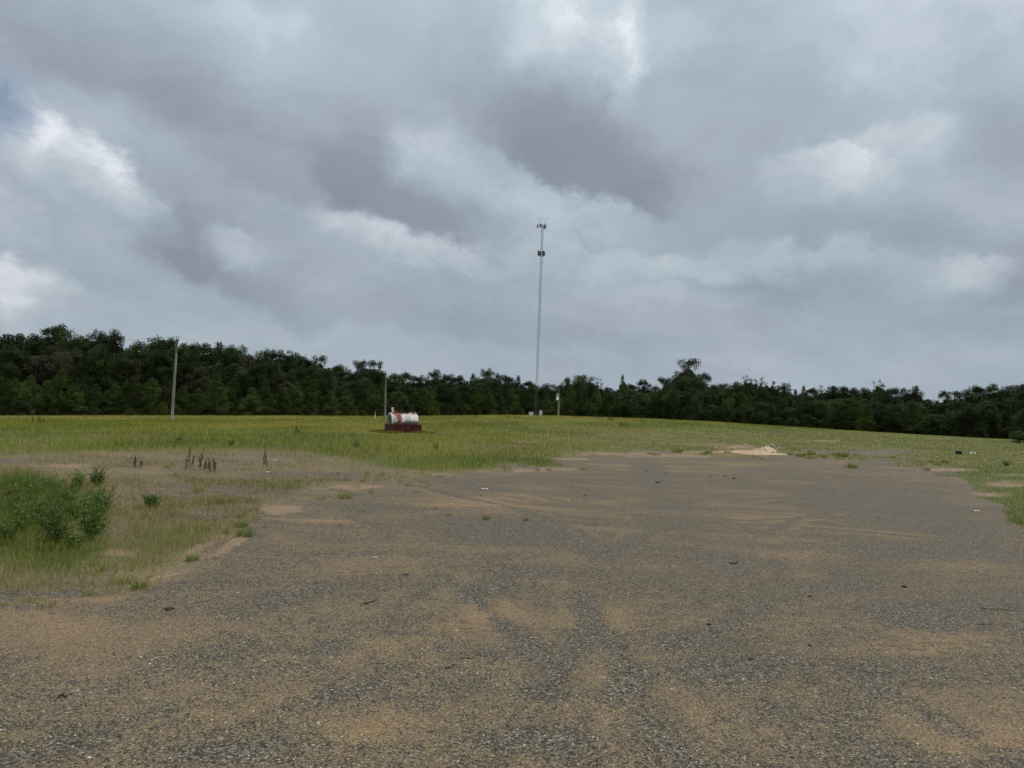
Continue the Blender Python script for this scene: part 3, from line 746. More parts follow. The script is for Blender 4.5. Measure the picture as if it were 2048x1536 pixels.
# dark upright stalks
M_stalk = simple('dock_stalk', (.045, .055, .02), (.09, .08, .03), 15, .8)
def stalks(px, py, ty, wp, n, lab):
    p = hit(px, py); s = p[1] / F; h = (py - ty) * s; w = wp * s
    root = empty('weed_stalks', p); tag(root, lab, 'weed', 'dark upright weed stalks')
    for i in range(n):
        x = (i / max(n - 1, 1) - .5) * w + rs.randn() * w * .05; y = rs.randn() * w * .3; hh = h * rs.uniform(.5, 1) if i else h
        tip = (x + rs.randn() * .12 * hh, y, hh); r_ = max(.004, p[1] * .00022); pt = MB()
        pt.tube([(x, y, 0), (x * 1.02, y, hh * .5), tip], [r_, r_ * .9, r_ * .5], 5)
        st = pt.build('stalk', M_stalk, root)
        t = (np.linspace(.3, 1, 45) + rs.randn(45) * .01)[:, None]; cs = np.array([x, y, 0]) * (1 - t) + np.array(tip) * t + rs.randn(45, 3) * np.array([.012, .012, .03]) * (1 + p[1] * .012)
        col = np.tile([.09, .10, .035], (45, 1)) * rs.uniform(.6, 1.4, (45, 1))
        v, f, tt = leaves_cloud(cs, np.tile([0, 0, 1.6], (45, 1)), .05 + p[1] * .0008, .010 + p[1] * .0003, col)
        link('seed_head', meshdata('seed_head', v, f, M_leaf, tt), st)
stalks(385, 938, 895, 22, 3, 'tall dark stalk clump in the dry grass left of the bluish gravel patch')
stalks(408, 942, 918, 60, 7, 'row of shorter dark stalks just right of the tall stalk clump in the dry grass')
stalks(530, 942, 897, 8, 2, 'pair of thin tall stalks crossing the bluish gravel patch')
stalks(1248, 855, 843, 14, 6, 'clump of dark stalks in the field right of the mast, the nearer of two')
stalks(1221, 843, 833, 10, 4, 'clump of dark stalks on the field crest right of the mast, the farther of two')
stalks(594, 868, 852, 8, 3, 'dark stalks in the field left of the tank')
stalks(80, 850, 828, 28, 4, 'leaning stalks on the field at the far left')
stalks(1285, 846, 838, 5, 2, 'thin lone stalk on the crest right of the two stalk clumps')
stalks(275, 935, 915, 12, 3, 'thin stalks in the dry grass behind the leafy weed patch')

# ------------------------------------------------------------------ trees
M_bark = simple('bark', (.045, .035, .027), (.10, .082, .065), 6, .9, 0, .4, .2, (1, 1, .2))
M_dead = simple('bleached_wood', (.13, .125, .115), (.26, .25, .23), 5, .9, 0, .3, .2, (1, 1, .3))
M_pine = leaf_mat('pine_needles', (1, 1, 1), .22, .9, .15, .6)
M_broad = leaf_mat('broad_leaves', (1, 1, 1), .25, .9, .2, .55)

def crown_mesh(name, clumps, per, ln, wd, cA, cB, mat, up, flat):
    Cn, Nn, K = [], [], []
    for (c, r) in clumps:
        m = int(per * (r ** 2) * rs.uniform(.8, 1.2))
        d = rs.randn(m, 3); d /= np.linalg.norm(d, axis=1)[:, None]
        q = (rs.rand(m) ** .45)[:, None]
        lob = 1 + .28 * np.sin(d[:, :1] * 5 + c[0] * 3) * np.cos(d[:, 1:2] * 4 + c[1] * 5)
        pts = d * q * r * lob; pts[:, 2] *= flat
        Cn.append(pts + np.array(c)); Nn.append(d * np.array([1, 1, .7])); K.append(np.full(m, rs.uniform(.55, 1.45)))
    Cn = np.concatenate(Cn); Nn = np.concatenate(Nn); K = np.concatenate(K)[:, None]
    n = len(Cn); col = mixc(np.tile(cA, (n, 1)), np.tile(cB, (n, 1)), rs.rand(n)) * K * rs.uniform(.7, 1.3, (n, 1))
    v, f, t = leaves_cloud(Cn, Nn, ln * rs.uniform(.6, 1.4, n), wd * rs.uniform(.6, 1.3, n), col, up)
    return meshdata(name, v, f, mat, t)

def trunk_mb(H, r0, clumps, lean=.3, base_frac=.25):
    mb = MB(); top = H * .93; ph = rs.rand() * 6; pts = []
    for k in range(8):
        t = k / 7; pts.append((lean * math.sin(t * 2 + ph) * t, lean * math.cos(t * 2.5 + ph) * t, top * t))
    mb.tube(pts, [r0 * (1.25 if k == 0 else 1) * (1 - .85 * k / 7) for k in range(8)], 8)
    for (c, r) in clumps:
        z0 = max(H * base_frac, c[2] - math.hypot(c[0], c[1]) * .55 - .3); t = min(z0 / top, .98); k = min(int(t * 7), 6); fr = t * 7 - k
        p = np.array(pts[k]) * (1 - fr) + np.array(pts[k + 1]) * fr
        q = (p + np.array(c)) / 2 + np.array([0, 0, -.12])
        rr_ = r0 * .24 * (1 - .6 * t)
        mb.tube([p, q, c], [rr_, rr_ * .7, rr_ * .25], 5, False)
    return mb

PROTO = {}
H0 = 16.0
def add_proto(kind, crown, mb):
    tm = bpy.data.meshes.new('trunk'); tm.from_pydata(mb.v, [], mb.f); tm.update(); tm.materials.append(M_bark)
    PROTO.setdefault(kind, []).append((crown, tm))

PG1, PG2 = np.array([.016, .028, .010]), np.array([.054, .080, .024])
YG1, YG2 = np.array([.036, .055, .014]), np.array([.082, .112, .028])
OG1, OG2 = np.array([.022, .036, .013]), np.array([.062, .086, .028])
BG1, BG2 = np.array([.036, .040, .022]), np.array([.070, .074, .040])
for i in range(5):            # tall pines: bare lower trunk, layered clumpy crown
    cl = []; zb = rs.uniform(.38, .5); nn = 30
    for k in range(nn):
        t = k / (nn - 1); z = H0 * (zb + (1 - zb) * t) - .4; a = k * 2.4 + rs.randn() * .5
        reach = 3.5 * math.sqrt(max(0.02, 1 - (abs(t - .42) / .62) ** 2.2)) * rs.uniform(.45, 1.1)
        cl.append(((math.cos(a) * reach, math.sin(a) * reach, z + rs.randn() * .3), rs.uniform(1.0, 1.6) * (1 - .2 * t)))
    for q_ in range(5): cl.append(((rs.randn() * .9, rs.randn() * .9, H0 - 1.2), rs.uniform(.9, 1.3)))
    cl.append(((0, 0, H0 - .7), .9))
    for k in range(6):
        cl.append(((rs.randn() * .7, rs.randn() * .7, H0 * rs.uniform(zb + .1, .92)), 1.3))
    add_proto('pine', crown_mesh('crown', cl, 120, .38, .17, PG1, PG2, M_pine, .35, .8), trunk_mb(H0, .26, cl, .4, zb * .8))
for i in range(4):            # young bushy pines, needled to the ground, upright shoots
    cl = []; nn = 44
    for k in range(nn):
        t = (k + .5) / nn; z = H0 * (.05 + .9 * t); a = k * 2.4 + rs.randn() * .4
        reach = (4.6 * (1 - t) ** .75 * (1 if t > .12 else .85)) * rs.uniform(.55, 1.05)
        cl.append(((math.cos(a) * reach, math.sin(a) * reach, z), rs.uniform(1.0, 1.7) * (1 - .45 * t)))
    for k in range(9): cl.append(((rs.randn() * .9, rs.randn() * .9, H0 * rs.uniform(.1, .8)), 1.6))
    cl.append(((0, 0, H0 - .6), .6)); cl.append(((0, 0, H0 - 1.5), .8))
    add_proto('young', crown_mesh('crown', cl, 95, .44, .17, YG1, YG2, M_pine, .9, 1.0), trunk_mb(H0, .2, cl, .2, .04))
for i in range(4):            # broad-leaved trees, rounded crowns
    cl = []; nn = 46
    for k in range(nn):
        d = rs.randn(3); d /= np.linalg.norm(d); q = rs.uniform(.45, 1)
        cl.append(((d[0] * 4.2 * q, d[1] * 4.2 * q, H0 * .60 + d[2] * H0 * .34 * q), rs.uniform(1.1, 1.9)))
    for k in range(10): a = rs.rand() * 6.28; cl.append(((math.cos(a) * 3, math.sin(a) * 3, H0 * rs.uniform(.12, .32)), 1.5))
    cl += [((rs.randn() * 1.3, rs.randn() * 1.3, H0 - 1.6), rs.uniform(1.1, 1.5)) for _ in range(5)]; cl.append(((0, 0, H0 - .9), 1.0))
    add_proto('broad', crown_mesh('crown', cl, 85, .34, .24, OG1, OG2, M_broad, .2, .85), trunk_mb(H0, .32, cl, .5, .2))
for i in range(2):            # brownish oaks with open, ragged tops
    cl = []; nn = 40
    for k in range(nn):
        a = rs.rand() * 6.28; z = H0 * (.35 + .63 * rs.rand() ** .7); q = rs.uniform(.2, 1) * (4.4 if z < H0 * .8 else 2.9)
        cl.append(((math.cos(a) * q, math.sin(a) * q, z), rs.uniform(.8, 1.5)))
    cl.append(((.3, 0, H0 - .5), .6))
    add_proto('oak', crown_mesh('crown', cl, 90, .32, .24, BG1, BG2, M_broad, .1, .8), trunk_mb(H0, .34, cl, .6, .2))
for i in range(3):            # slender broad-leaved trees with finger-like tops
    cl = []
    for s_ in range(6):
        a = s_ * 1.05 + rs.rand(); q = rs.uniform(.8, 2.8) if s_ else 0; ht = H0 * rs.uniform(.86, .97) if s_ else H0 - .4
        for k in range(8):
            t = k / 7; z = H0 * .28 + (ht - H0 * .28) * t
            cl.append(((math.cos(a) * q * (.5 + .5 * t) + rs.randn() * .25, math.sin(a) * q * (.5 + .5 * t) + rs.randn() * .25, z), 1.35 - .75 * t))
    for k in range(8): a = rs.rand() * 6.28; cl.append(((math.cos(a) * 2.4, math.sin(a) * 2.4, H0 * rs.uniform(.1, .35)), 1.5))
    add_proto('finger', crown_mesh('crown', cl, 90, .34, .24, OG1 * .95, OG2 * np.array([.95, 1.12, .9]), M_broad, .5, 1.1), trunk_mb(H0, .28, cl, .3, .15))

TREE_NAME = dict(pine='pine_tree', young='young_pine', broad='broadleaf_tree', oak='oak_tree', finger='slender_tree')
TREE_CAT = dict(pine='pine tree', young='young pine', broad='tree', oak='oak tree', finger='tree')
tcount = 0
def tree(kind, px, depth, top_py, label, group, wide=1.0, var=None, yoff=0):
    global tcount
    p = at(px, depth); H = up_to(px, top_py, depth) - p[2]
    if H < 1: return None
    crown, trunk = PROTO[kind][(tcount if var is None else var) % len(PROTO[kind])]; tcount += 1
    root = empty(TREE_NAME[kind], p, rs.rand() * 6.28); tag(root, label, TREE_CAT[kind], group)
    s = H / H0; ws = (s * .5 + .5) * wide if s < 1.1 else s * wide
    root.scale = (ws, ws, s)
    link('crown', crown, root); link('trunk', trunk, root)
    return root

def region(px):
    for lim, nm in ((330, 'left of the tall pole'), (640, 'right of the tall pole'), (785, 'left of the thin pole'), (1068, 'left of the mast'), (1225, 'right of the mast'),
                    (1320, 'left of the big tree'), (1440, 'around the big tree'), (1600, 'right of the big tree'), (1745, 'right of centre'), (1860, 'left of the skyline dip'), (9999, 'at the far right')):
        if px < lim: return nm

def Df(px): return float(np.interp(px, [-200, 0, 600, 800, 1060, 1200, 1400, 1700, 2048, 2300], [150, 150, 160, 185, 226, 216, 195, 175, 152, 148]))
SKY = [(-160, 672, 'pine'), (-110, 668, 'pine'), (-60, 672, 'broad'), (-15, 670, 'pine'), (28, 663, 'broad'), (62, 672, 'pine'), (103, 650, 'pine', .9, 'the tall layered pine that tops the left end of the treeline'), (140, 674, 'pine'), (166, 674, 'pine'),
       (194, 665, 'pine', .55, 'narrow topped pine just left of the sky slit in the left treeline'), (221, 663, 'pine', .62, 'round topped pine standing apart right of the sky slit in the left treeline'), (250, 693, 'broad'), (274, 686, 'pine'), (300, 682, 'pine'), (325, 678, 'pine'),
       (357, 690, 'pine'), (378, 688, 'pine'), (408, 690, 'pine'), (436, 690, 'pine'), (462, 694, 'pine'), (492, 706, 'broad'), (524, 697, 'broad'), (552, 702, 'pine'), (580, 706, 'pine'),
       (606, 716, 'pine'), (634, 712, 'oak', .55, 'brown crowned oak with a ragged top above the left centre treeline'), (672, 730, 'pine'), (690, 741, 'pine'), (716, 722, 'oak', .75, 'wide ragged oak left of the thin pole, the left half of the pair of crowns'),
       (746, 722, 'oak', .6, 'wide ragged oak just left of the thin pole, right half of a pair'), (786, 748, 'pine'), (808, 745, 'pine'), (835, 752, 'pine'), (866, 741, 'pine', .8, 'round topped pine rising above the trees right of the tank'), (893, 750, 'pine'), (915, 752, 'pine'),
       (943, 745, 'young'), (970, 739, 'pine', .9, 'tallest of the pines left of the mast'), (992, 744, 'young'), (1012, 752, 'pine'), (1034, 749, 'young', .8, 'pointed pine nearest to the left of the mast'), (1054, 762, 'pine'), (1070, 768, 'broad'), (1092, 764, 'broad'),
       (1118, 768, 'broad'), (1132, 753, 'broad', .7, 'grey green broad crown right of the mast, left of a pair'), (1166, 747, 'broad', .95, 'widest round crown right of the mast'), (1192, 755, 'finger'), (1212, 772, 'broad'), (1228, 779, 'broad'),
       (1243, 746, 'young', .5, 'pointed pine standing up alone between the mast and the big lone crowned tree'), (1262, 768, 'pine'), (1286, 760, 'pine'), (1308, 770, 'broad'), (1330, 756, 'oak'), (1374, 719, 'oak', .95, 'the big dark tree with an open crown, highest on the right half'),
       (1404, 748, 'oak'), (1428, 768, 'broad'), (1452, 764, 'broad'), (1472, 760, 'broad'), (1491, 749, 'finger', .8, 'green tree with finger like tops right of the big lone crowned tree'), (1520, 754, 'finger'), (1545, 761, 'finger'), (1566, 768, 'pine'), (1590, 777, 'young'), (1606, 769, 'young', .6, 'small pointed pine top right of the finger topped tree'),
       (1622, 776, 'pine'), (1642, 770, 'finger'), (1666, 769, 'broad'), (1688, 771, 'broad'), (1706, 777, 'pine'), (1726, 772, 'broad'), (1757, 759, 'finger', .75, 'ragged tree rising above its neighbours left of the skyline dip'), (1778, 775, 'broad'), (1803, 777, 'oak'), (1832, 768, 'broad', .5, 'tall narrow crown at the left brink of the skyline dip'),
       (1856, 796, 'broad'), (1874, 799, 'young'), (1890, 783, 'oak', .6), (1912, 783, 'oak', .6), (1934, 781, 'pine'), (1955, 772, 'pine'), (1988, 770, 'pine'), (2016, 768, 'broad'), (2044, 765, 'broad'), (2080, 762, 'pine'), (2120, 765, 'broad'), (2170, 765, 'broad')]
KN = dict(pine='tall dark pine', young='bushy young pine', broad='round dark leafy tree', oak='brownish oak', finger='slender leafy tree')
for e_ in SKY:
    px, py, kind = e_[:3]; wd = e_[3] if len(e_) > 3 else (.98 if px < 1200 else .80); lab = e_[4] if len(e_) > 4 else None
    D = Df(px) + 20 + rs.uniform(-4, 4)
    if lab is None: lab = '%s on the skyline %s' % (KN[kind], region(px)); gr = 'skyline trees ' + region(px)
    else: gr = None
    if lab and not lab.startswith(('tall dark', 'round dark')) and gr is None: lab = lab
    tree(kind, px, D, py + 1, lab, gr, wd)
# middle row, a little lower
skx = [e_[0] for e_ in SKY]; sky_ = [e_[1] for e_ in SKY]
px = -150
while px < 2200:
    base = np.interp(px, [p[0] for p in edge], [p[1] for p in edge]); top = np.interp(px, skx, sky_)
    kind = (['pine', 'broad', 'pine', 'oak'] if px < 700 else ['pine', 'young', 'pine', 'broad'] if px < 1100 else ['broad', 'pine', 'broad', 'finger'] if px < 1900 else ['broad', 'pine', 'broad'])
    kind = kind[rs.randint(len(kind))]
    ty = top + (base - top) * (rs.uniform(.14, .34) if px < 700 else rs.uniform(.12, .34))
    tree(kind, px, Df(px) + 11 + rs.uniform(-3, 3), ty, '%s in the middle row %s' % (KN[kind], region(px)), 'middle treeline ' + region(px), .9)
    px += rs.uniform(20, 34) * (150 / Df(px)) * 1.1
# front row: young pines on the left, dark mixed edge on the right
px = -150
while px < 2200:
    base = np.interp(px, [p[0] for p in edge], [p[1] for p in edge]); top = np.interp(px, skx, sky_)
    if px < 760: kind = 'young'; fr = rs.uniform(.42, .62) if px < 600 else rs.uniform(.35, .55)
    elif px < 1240: kind = ['young', 'young', 'pine', 'broad'][rs.randint(4)]; fr = rs.uniform(.2, .5)
    else: kind = ['broad', 'young', 'broad', 'finger', 'pine'][rs.randint(5)]; fr = rs.uniform(.25, .55)
    ty = top + (base - top) * fr
    tree(kind, px, Df(px) + rs.uniform(-3, 3), ty, '%s in the front row %s' % (KN[kind], region(px)), 'front of the treeline ' + region(px), 1.0 if kind == 'young' else .9)
    px += rs.uniform(26, 42) * (150 / Df(px)) * 1.05
# understorey shrubs closing the foot of the wood
tfoot = []
px = -160
while px < 2200:
    D = Df(px) - 3 + rs.uniform(-1.5, 2); base = np.interp(px, [p[0] for p in edge], [p[1] for p in edge])
    kind = 'young' if px < 1150 and rs.rand() < .6 else 'broad'
    tree(kind, px, D, base - rs.uniform(14, 34), 'low %s sapling at the wood edge %s' % ('pine' if kind == 'young' else 'leafy', region(px)), 'saplings at the foot of the treeline ' + region(px), .62)
    px += rs.uniform(24, 38)
# special trees
tree('young', 1735, 168, 806, 'rounded grey green tree alone before the dark wood, right of centre right', None, .75, 1)
tree('broad', 2052, 104, 815, 'brighter green bush at the right edge of the photo before the dark wood', None, .55, 0)
tree('broad', 2085, 98, 830, 'bright leafy bush just beyond the right edge of the photo', None, .55, 2)
tree('broad', 2040, 96, 862, 'low spreading green bush at the right edge, lowest and nearest', None, .5, 3)
tree('young', 1872, 112, 866, 'small pine seedling standing alone in the field at the right', None, .14, 1)
for q, (px, ty) in enumerate(((1705, 857), (1716, 856), (1736, 858), (1757, 857), (1843, 867), (1898, 866), (1908, 866), (1932, 869), (1958, 872), (1974, 866), (1690, 858), (1860, 871))):
    tree('broad', px, 136, ty, 'low pale seedling at the foot of the dark wood on the right', 'seedlings at the foot of the dark wood', .16)

# deep wood behind the rows: one mass
n = 110000
px_ = rs.uniform(-250, 2300, n); dep = np.array([0.0] * n); Dd = np.interp(px_, [-200, 0, 600, 800, 1060, 1200, 1400, 1700, 2048, 2300], [150, 150, 160, 185, 226, 216, 195, 175, 152, 148]) + rs.uniform(26, 46, n)
rr = ray(px_, np.full(n, 832.)); X = rr[:, 0] / rr[:, 1] * Dd; Z0 = terrain(X, Dd)
topz = EYE + Dd * (ray(px_, np.interp(px_, skx, sky_) + 16)[:, 2] / rr[:, 1])
topz = topz - 1.5 * np.abs(vnoise(X * .3, Dd * .3, 21, 2)) * 2
Zl = Z0 + (topz - Z0) * rs.rand(n)
cen = np.stack([X, Dd, Zl], -1)
col = mixc(np.tile(PG1, (n, 1)), np.tile(OG2, (n, 1)), rs.rand(n) * .8) * rs.uniform(.6, 1.2, (n, 1))
v, f, t = leaves_cloud(cen, rs.randn(n, 3), 1.5, 1.1, col)
tag(link('deep_wood', meshdata('deep_wood', v, f, M_broad, t)), 'dark wood behind the front rows of trees', 'wood', kind='stuff')

# dead and bare trees
def bare_tree(px, depth, top_py, base_py, w, label, mat, n=5, name='dead_tree'):
    p = at(px, depth); ztop = up_to(px, top_py, depth); zb = up_to(px, base_py, depth); H = ztop - p[2]
    fork = max(zb - p[2], H * .4)
    root = empty(name, p); tag(root, label, 'dead tree')
    t = MB(); t.tube([(0, 0, 0), (.1, 0, fork * .5), (0, 0, fork)], [.24, .18, .13], 8); t.build('trunk', mat, root)
    m = MB(); rp = w * depth / F / 2
    for i in range(n):
        s_ = (i / (n - 1) - .5) * 2; h2 = H * rs.uniform(.86, 1) if i != n // 2 else H
        e1 = (s_ * rp * .6, rs.randn() * .3, fork + (h2 - fork) * .5); e2 = (s_ * rp, rs.randn() * .5, h2)
        m.tube([(0, 0, fork - .2), e1, e2], [.10, .07, .03], 6, False)
        for k in range(5):
            tt = rs.uniform(.35, .9); b = Vector(e1).lerp(Vector(e2), tt)
            m.tube([b, b + Vector((rs.randn() * rp * .35, rs.randn() * .5, abs(rs.randn()) * rp * .5 + .2))], [.035, .014], 5, False)
    m.build('branches', mat, root)
bare_tree(435, 169, 726, 746, 14, 'bleached white dead tree with forked bare limbs in front of dark pines', M_dead, 3)
bare_tree(488, 172, 706, 756, 26, 'bare grey tree with fine upward branches among the pines left of centre', M_bark, 6, 'bare_tree')
M_lichen = simple('lichened_bark', (.06, .06, .052), (.13, .128, .112), 5, .9)
bare_tree(205, 170, 702, 756, 30, 'grey lichened half bare tree left of the tall utility pole', M_lichen, 7, 'bare_tree')

# ------------------------------------------------------------------ utility poles and wires
M_pole = simple('weathered_pole', (.17, .155, .135), (.29, .27, .235), 9, .85, 0, .3, .2, (1, 1, .15))
M_poled = simple('treated_pole', (.16, .14, .11), (.28, .25, .20), 9, .85, 0, .3, .2, (1, 1, .15))
M_metal = simple('galvanised_steel', (.030, .034, .038), (.055, .06, .066), 6, .8, 0.0, .05)
M_dark = simple('dark_hardware', (.02, .02, .022), (.05, .05, .052), 6, .6)
M_white = simple('white_paint', (.55, .54, .50), (.74, .73, .69), 5, .6)
M_cer = simple('porcelain', (.30, .32, .33), (.42, .43, .44), 4, .3)

def pole(px, depth, top_py, r0, r1, label, mat, lean=0):
    p = at(px, depth); H = up_to(px, top_py, depth) - p[2]
    root = empty('utility_pole', p); tag(root, label, 'utility pole')
    m = MB(); pts = [(lean * t, 0, -.3 + (H + .3) * t) for t in (0, .25, .5, .75, 1)]
    m.tube(pts, [r0 + (r1 - r0) * k / 4 for k in range(5)], 14)
    m.build('post', mat, root, True)
    return root, p, H
r1_, p1, H1 = pole(344, 97, 678, .19, .13, 'tall weathered wooden utility pole leaning slightly, left', M_pole, .12)
m = MB(); m.tube([(.02, 0, H1 - .1), (.0, 0, H1 + .42)], .035, 8); m.build('insulator_pin', M_dark, r1_)
m = MB(); m.tube([(.30, 0, H1 - .3), (.33, 0, H1 + .34)], .035, 8); m.tube([(.12, 0, H1 - .5), (.3, 0, H1 - .3)], .02, 6); m.build('insulator_bracket', M_dark, r1_)
m = MB()
for zz_ in (H1 + .38, H1 + .25): m.tube([(0, 0, zz_), (0, 0, zz_ + .07)], .07, 10)
m.tube([(.33, 0, H1 + .2), (.33, 0, H1 + .3)], .06, 10); m.build('insulator', M_cer, r1_, True)
m = MB(); m.tube([(.19, -.14, 0), (.23, -.12, H1 * .4), (.22, -.1, H1 * .6)], .02, 6); m.build('ground_conduit', M_poled, r1_)
r2_, p2, H2 = pole(770.5, 134, 746, .13, .10, 'thin pale grey pole standing behind the tank', M_pole, -.25)
m = MB(); m.tube([(-.25, 0, H2 - .1), (-.28, 0, H2 + .42)], .03, 6); m.box((-.40, 0, H2 - .05), (.35, .1, .08)); m.build('bracket', M_dark, r2_)
r3_, p3, H3 = pole(1115.5, 176, 776, .17, .12, 'short pole with a white transformer can right of the mast', M_poled, .12)
m = MB(); zc = H3 * .70
m.tube([(-.28, -.18, zc - .75), (-.28, -.18, zc + .62)], .27, 16); m.tube([(-.28, -.18, zc + .62), (-.28, -.18, zc + .68)], .24, 16)
m.build('transformer', M_white, r3_, True)
m = MB(); m.tube([(-.28, -.18, zc + .68), (-.3, -.18, zc + 1.0)], .05, 8); m.build('bushing', M_cer, r3_)
m = MB(); m.tube([(.30, -.05, -.2), (.26, -.05, zc - 1)], .10, 10); m.build('conduit', M_pole, r3_)

def wire(a, b, sag, r, label, name='power_line'):
    m = MB(); a = Vector(a); b = Vector(b); pts = []
    for k in range(25):
        t = k / 24; q = a.lerp(b, t); q.z -= sag * 4 * t * (1 - t); pts.append(q)
    m.tube(pts, r, 5, False); tag(m.build(name, M_dark, None), label, 'wire')
top1 = (p1[0] + .12, p1[1], p1[2] + H1 + .42); top2 = (p2[0] - .25, p2[1], p2[2] + H2 + .3)
dL = ray(0, 672); wire(top1, (dL[0] / dL[1] * 90 - 14, 90, up_to(0, 668, 90)), 1.1, .012, 'thin upper wire running left from the tall utility pole')
dL = ray(0, 703); wire((p1[0] + .05, p1[1] - .15, p1[2] + H1 * .83), (dL[0] / dL[1] * 88 - 14, 88, up_to(0, 702, 88)), .3, .014, 'lower wire crossing the dark trees left of the tall utility pole')
wire(top1, top2, 1.6, .012, 'thin wire sagging from the tall utility pole to the thin pole behind the tank')
wire(top2, (p3[0], p3[1], p3[2] + H3), 1.6, .012, 'thin wire from the pole behind the tank to the transformer pole')

# white stake in the field
p = at(750, 118); root = empty('marker_stake', p); tag(root, 'thin white marker stake in the field left of the tank', 'stake')
m = MB(); m.tube([(0, 0, -.1), (.03, 0, 1.15)], .055, 8); m.build('stake_post', M_white, root, True)
m = MB(); m.tube([(.03, 0, 1.16), (.06, 0, 1.6)], .045, 8); m.build('stake_cap', M_dark, root)

# ------------------------------------------------------------------ guyed lattice mast
MD = 200.0
p = at(1070.5, MD); ztop = up_to(1079, 451, MD); HM = ztop - p[2]
mast = empty('radio_mast', p, R(-1.5)); tag(mast, 'tall guyed steel lattice mast with antennas, behind the field crest', 'radio mast')
a_ = .31
leg = [(a_ * math.cos(R(q)), a_ * math.sin(R(q))) for q in (120, 240, 0)]
for (lx, ly) in leg:
    m = MB(); m.tube([(lx, ly, 0), (lx, ly, HM)], .042, 8); m.build('mast_leg', M_metal, mast, True)
m = MB(); stp = .68; k = 0; z = .3
while z < HM - .2:
    for i in range(3):
        A_, B_ = leg[i], leg[(i + 1) % 3]
        m.tube([(*A_, z), (*B_, z)], .028, 5, False)
        m.tube([(*A_, z), (*B_, min(z + stp, HM))], .006, 4, False)
    z += stp
m.build('lattice', M_metal, mast)
def ring_array(z, rad_, n, size, offs):
    fr = MB(); an = []
    for i in range(3):
        a0 = R(90 + 120 * i + offs); c0 = (math.cos(a0), math.sin(a0)); t0 = (-math.sin(a0), math.cos(a0))
        for dz in (-.3, .3):
            fr.tube([(c0[0] * .2, c0[1] * .2, z + dz), (c0[0] * rad_, c0[1] * rad_, z + dz)], .045, 6)
        for dz in (-.28, .28):
            fr.tube([(c0[0] * rad_ - t0[0] * size, c0[1] * rad_ - t0[1] * size, z + dz), (c0[0] * rad_ + t0[0] * size, c0[1] * rad_ + t0[1] * size, z + dz)], .04, 6)
        for k in range(n):
            s_ = (k / (n - 1) - .5) * 2 * size
            an.append((c0[0] * (rad_ + .12) + t0[0] * s_, c0[1] * (rad_ + .12) + t0[1] * s_, a0))
    return fr, an
fr, an = ring_array(HM - .2, .75, 3, 1.05, 25); fr.build('antenna_platform', M_dark, mast)
for (x, y, a0) in an[::2]:
    m = MB(); m.box((x, y, HM - .15), (.16, .26, .95), a0); m.build('panel_antenna', M_dark, mast, bevel=.01)
zm = up_to(1079, 507, MD) - p[2]
fr, an = ring_array(zm, .55, 3, .55, 5); fr.build('antenna_platform', M_dark, mast)
for (x, y, a0) in an:
    m = MB(); m.box((x, y, zm + rs.uniform(-.1, .15)), (.15, .24, 1.35), a0); m.build('panel_antenna', M_metal, mast, bevel=.01)
m = MB(); m.tube([(1.05, -.1, zm - .7), (1.05, -.1, zm + .5)], .03, 6); m.tube([(.4, 0, zm - .1), (1.05, -.1, zm - .1)], .03, 6); m.tube([(.85, -.1, zm + .3), (1.05, -.1, zm + .3)], .03, 6); m.build('dipole_antenna', M_metal, mast)
for (x0, h, dx) in ((-.78, 2.9, -.12), (-.15, 2.4, 0), (.42, 3.5, .75), (1.45, 2.6, .25)):
    m = MB(); m.tube([(x0, 0, HM + (-.2 if x0 < 1 else .1)), (x0 + dx, 0, HM + h)], [.05, .025], 6); m.build('whip_antenna', M_metal, mast)
for (zf, reach, angs) in ((.93, 36, (188, 318, 80)), (.64, 26, (196, 318, 80)), (.33, 18, (188, 318, 80))):
    for q in angs:
        m = MB(); e_ = (reach * math.cos(R(q)), reach * math.sin(R(q))); zg = float(terrain(p[0] + e_[0], p[1] + e_[1])) - p[2]
        m.tube([(0, 0, HM * zf), (e_[0] * .5, e_[1] * .5, HM * zf * .47), (*e_, zg)], .006, 4, False); m.build('guy_wire', M_metal, mast)
# equipment at the foot of the mast
def cabinet(px, depth, w, h, d, label, gz=0):
    q = at(px, depth); q[2] += gz; root = empty('equipment_cabinet', q, R(8)); tag(root, label, 'cabinet')
    m = MB(); m.box((0, 0, h / 2 + .25), (w, d, h)); m.build('cabinet_body', M_white, root, bevel=.03)
    m = MB(); m.box((0, 0, h + .29), (w + .12, d + .12, .07)); m.build('cabinet_roof', M_metal, root)
    m = MB(); m.box((0, 0, .12), (w + .3, d + .3, .26)); m.build('base_slab', M_metal, root)
    m = MB(); m.box((0, -d / 2 - .02, h * .5 + .25), (w * .8, .03, h * .8)); m.build('cabinet_door', M_white, root)
cabinet(1081, 188, .7, 1.5, .6, 'taller white equipment cabinet at the foot of the mast')
cabinet(1062, 190, 1.1, 1.1, .7, 'low wide white equipment cabinet left of the mast foot')
q = at(1074, 187); root = empty('cable_frame', q); tag(root, 'dark steel cable frame between the two white cabinets at the mast foot', 'frame')
for sx in (-.75, .35):
    m = MB(); m.tube([(sx, 0, 0), (sx, 0, 2.5)], .05, 6); m.build('frame_post', M_metal, root)
m = MB(); m.box((-.1, 0, 1.9), (2.0, .12, .10)); m.box((-.1, 0, 1.5), (1.3, .1, .08)); m.build('crossbar', M_metal, root)
m = MB(); m.box((-.2, -.1, 1.2), (.5, .2, .6)); m.build('junction_box', M_metal, root)

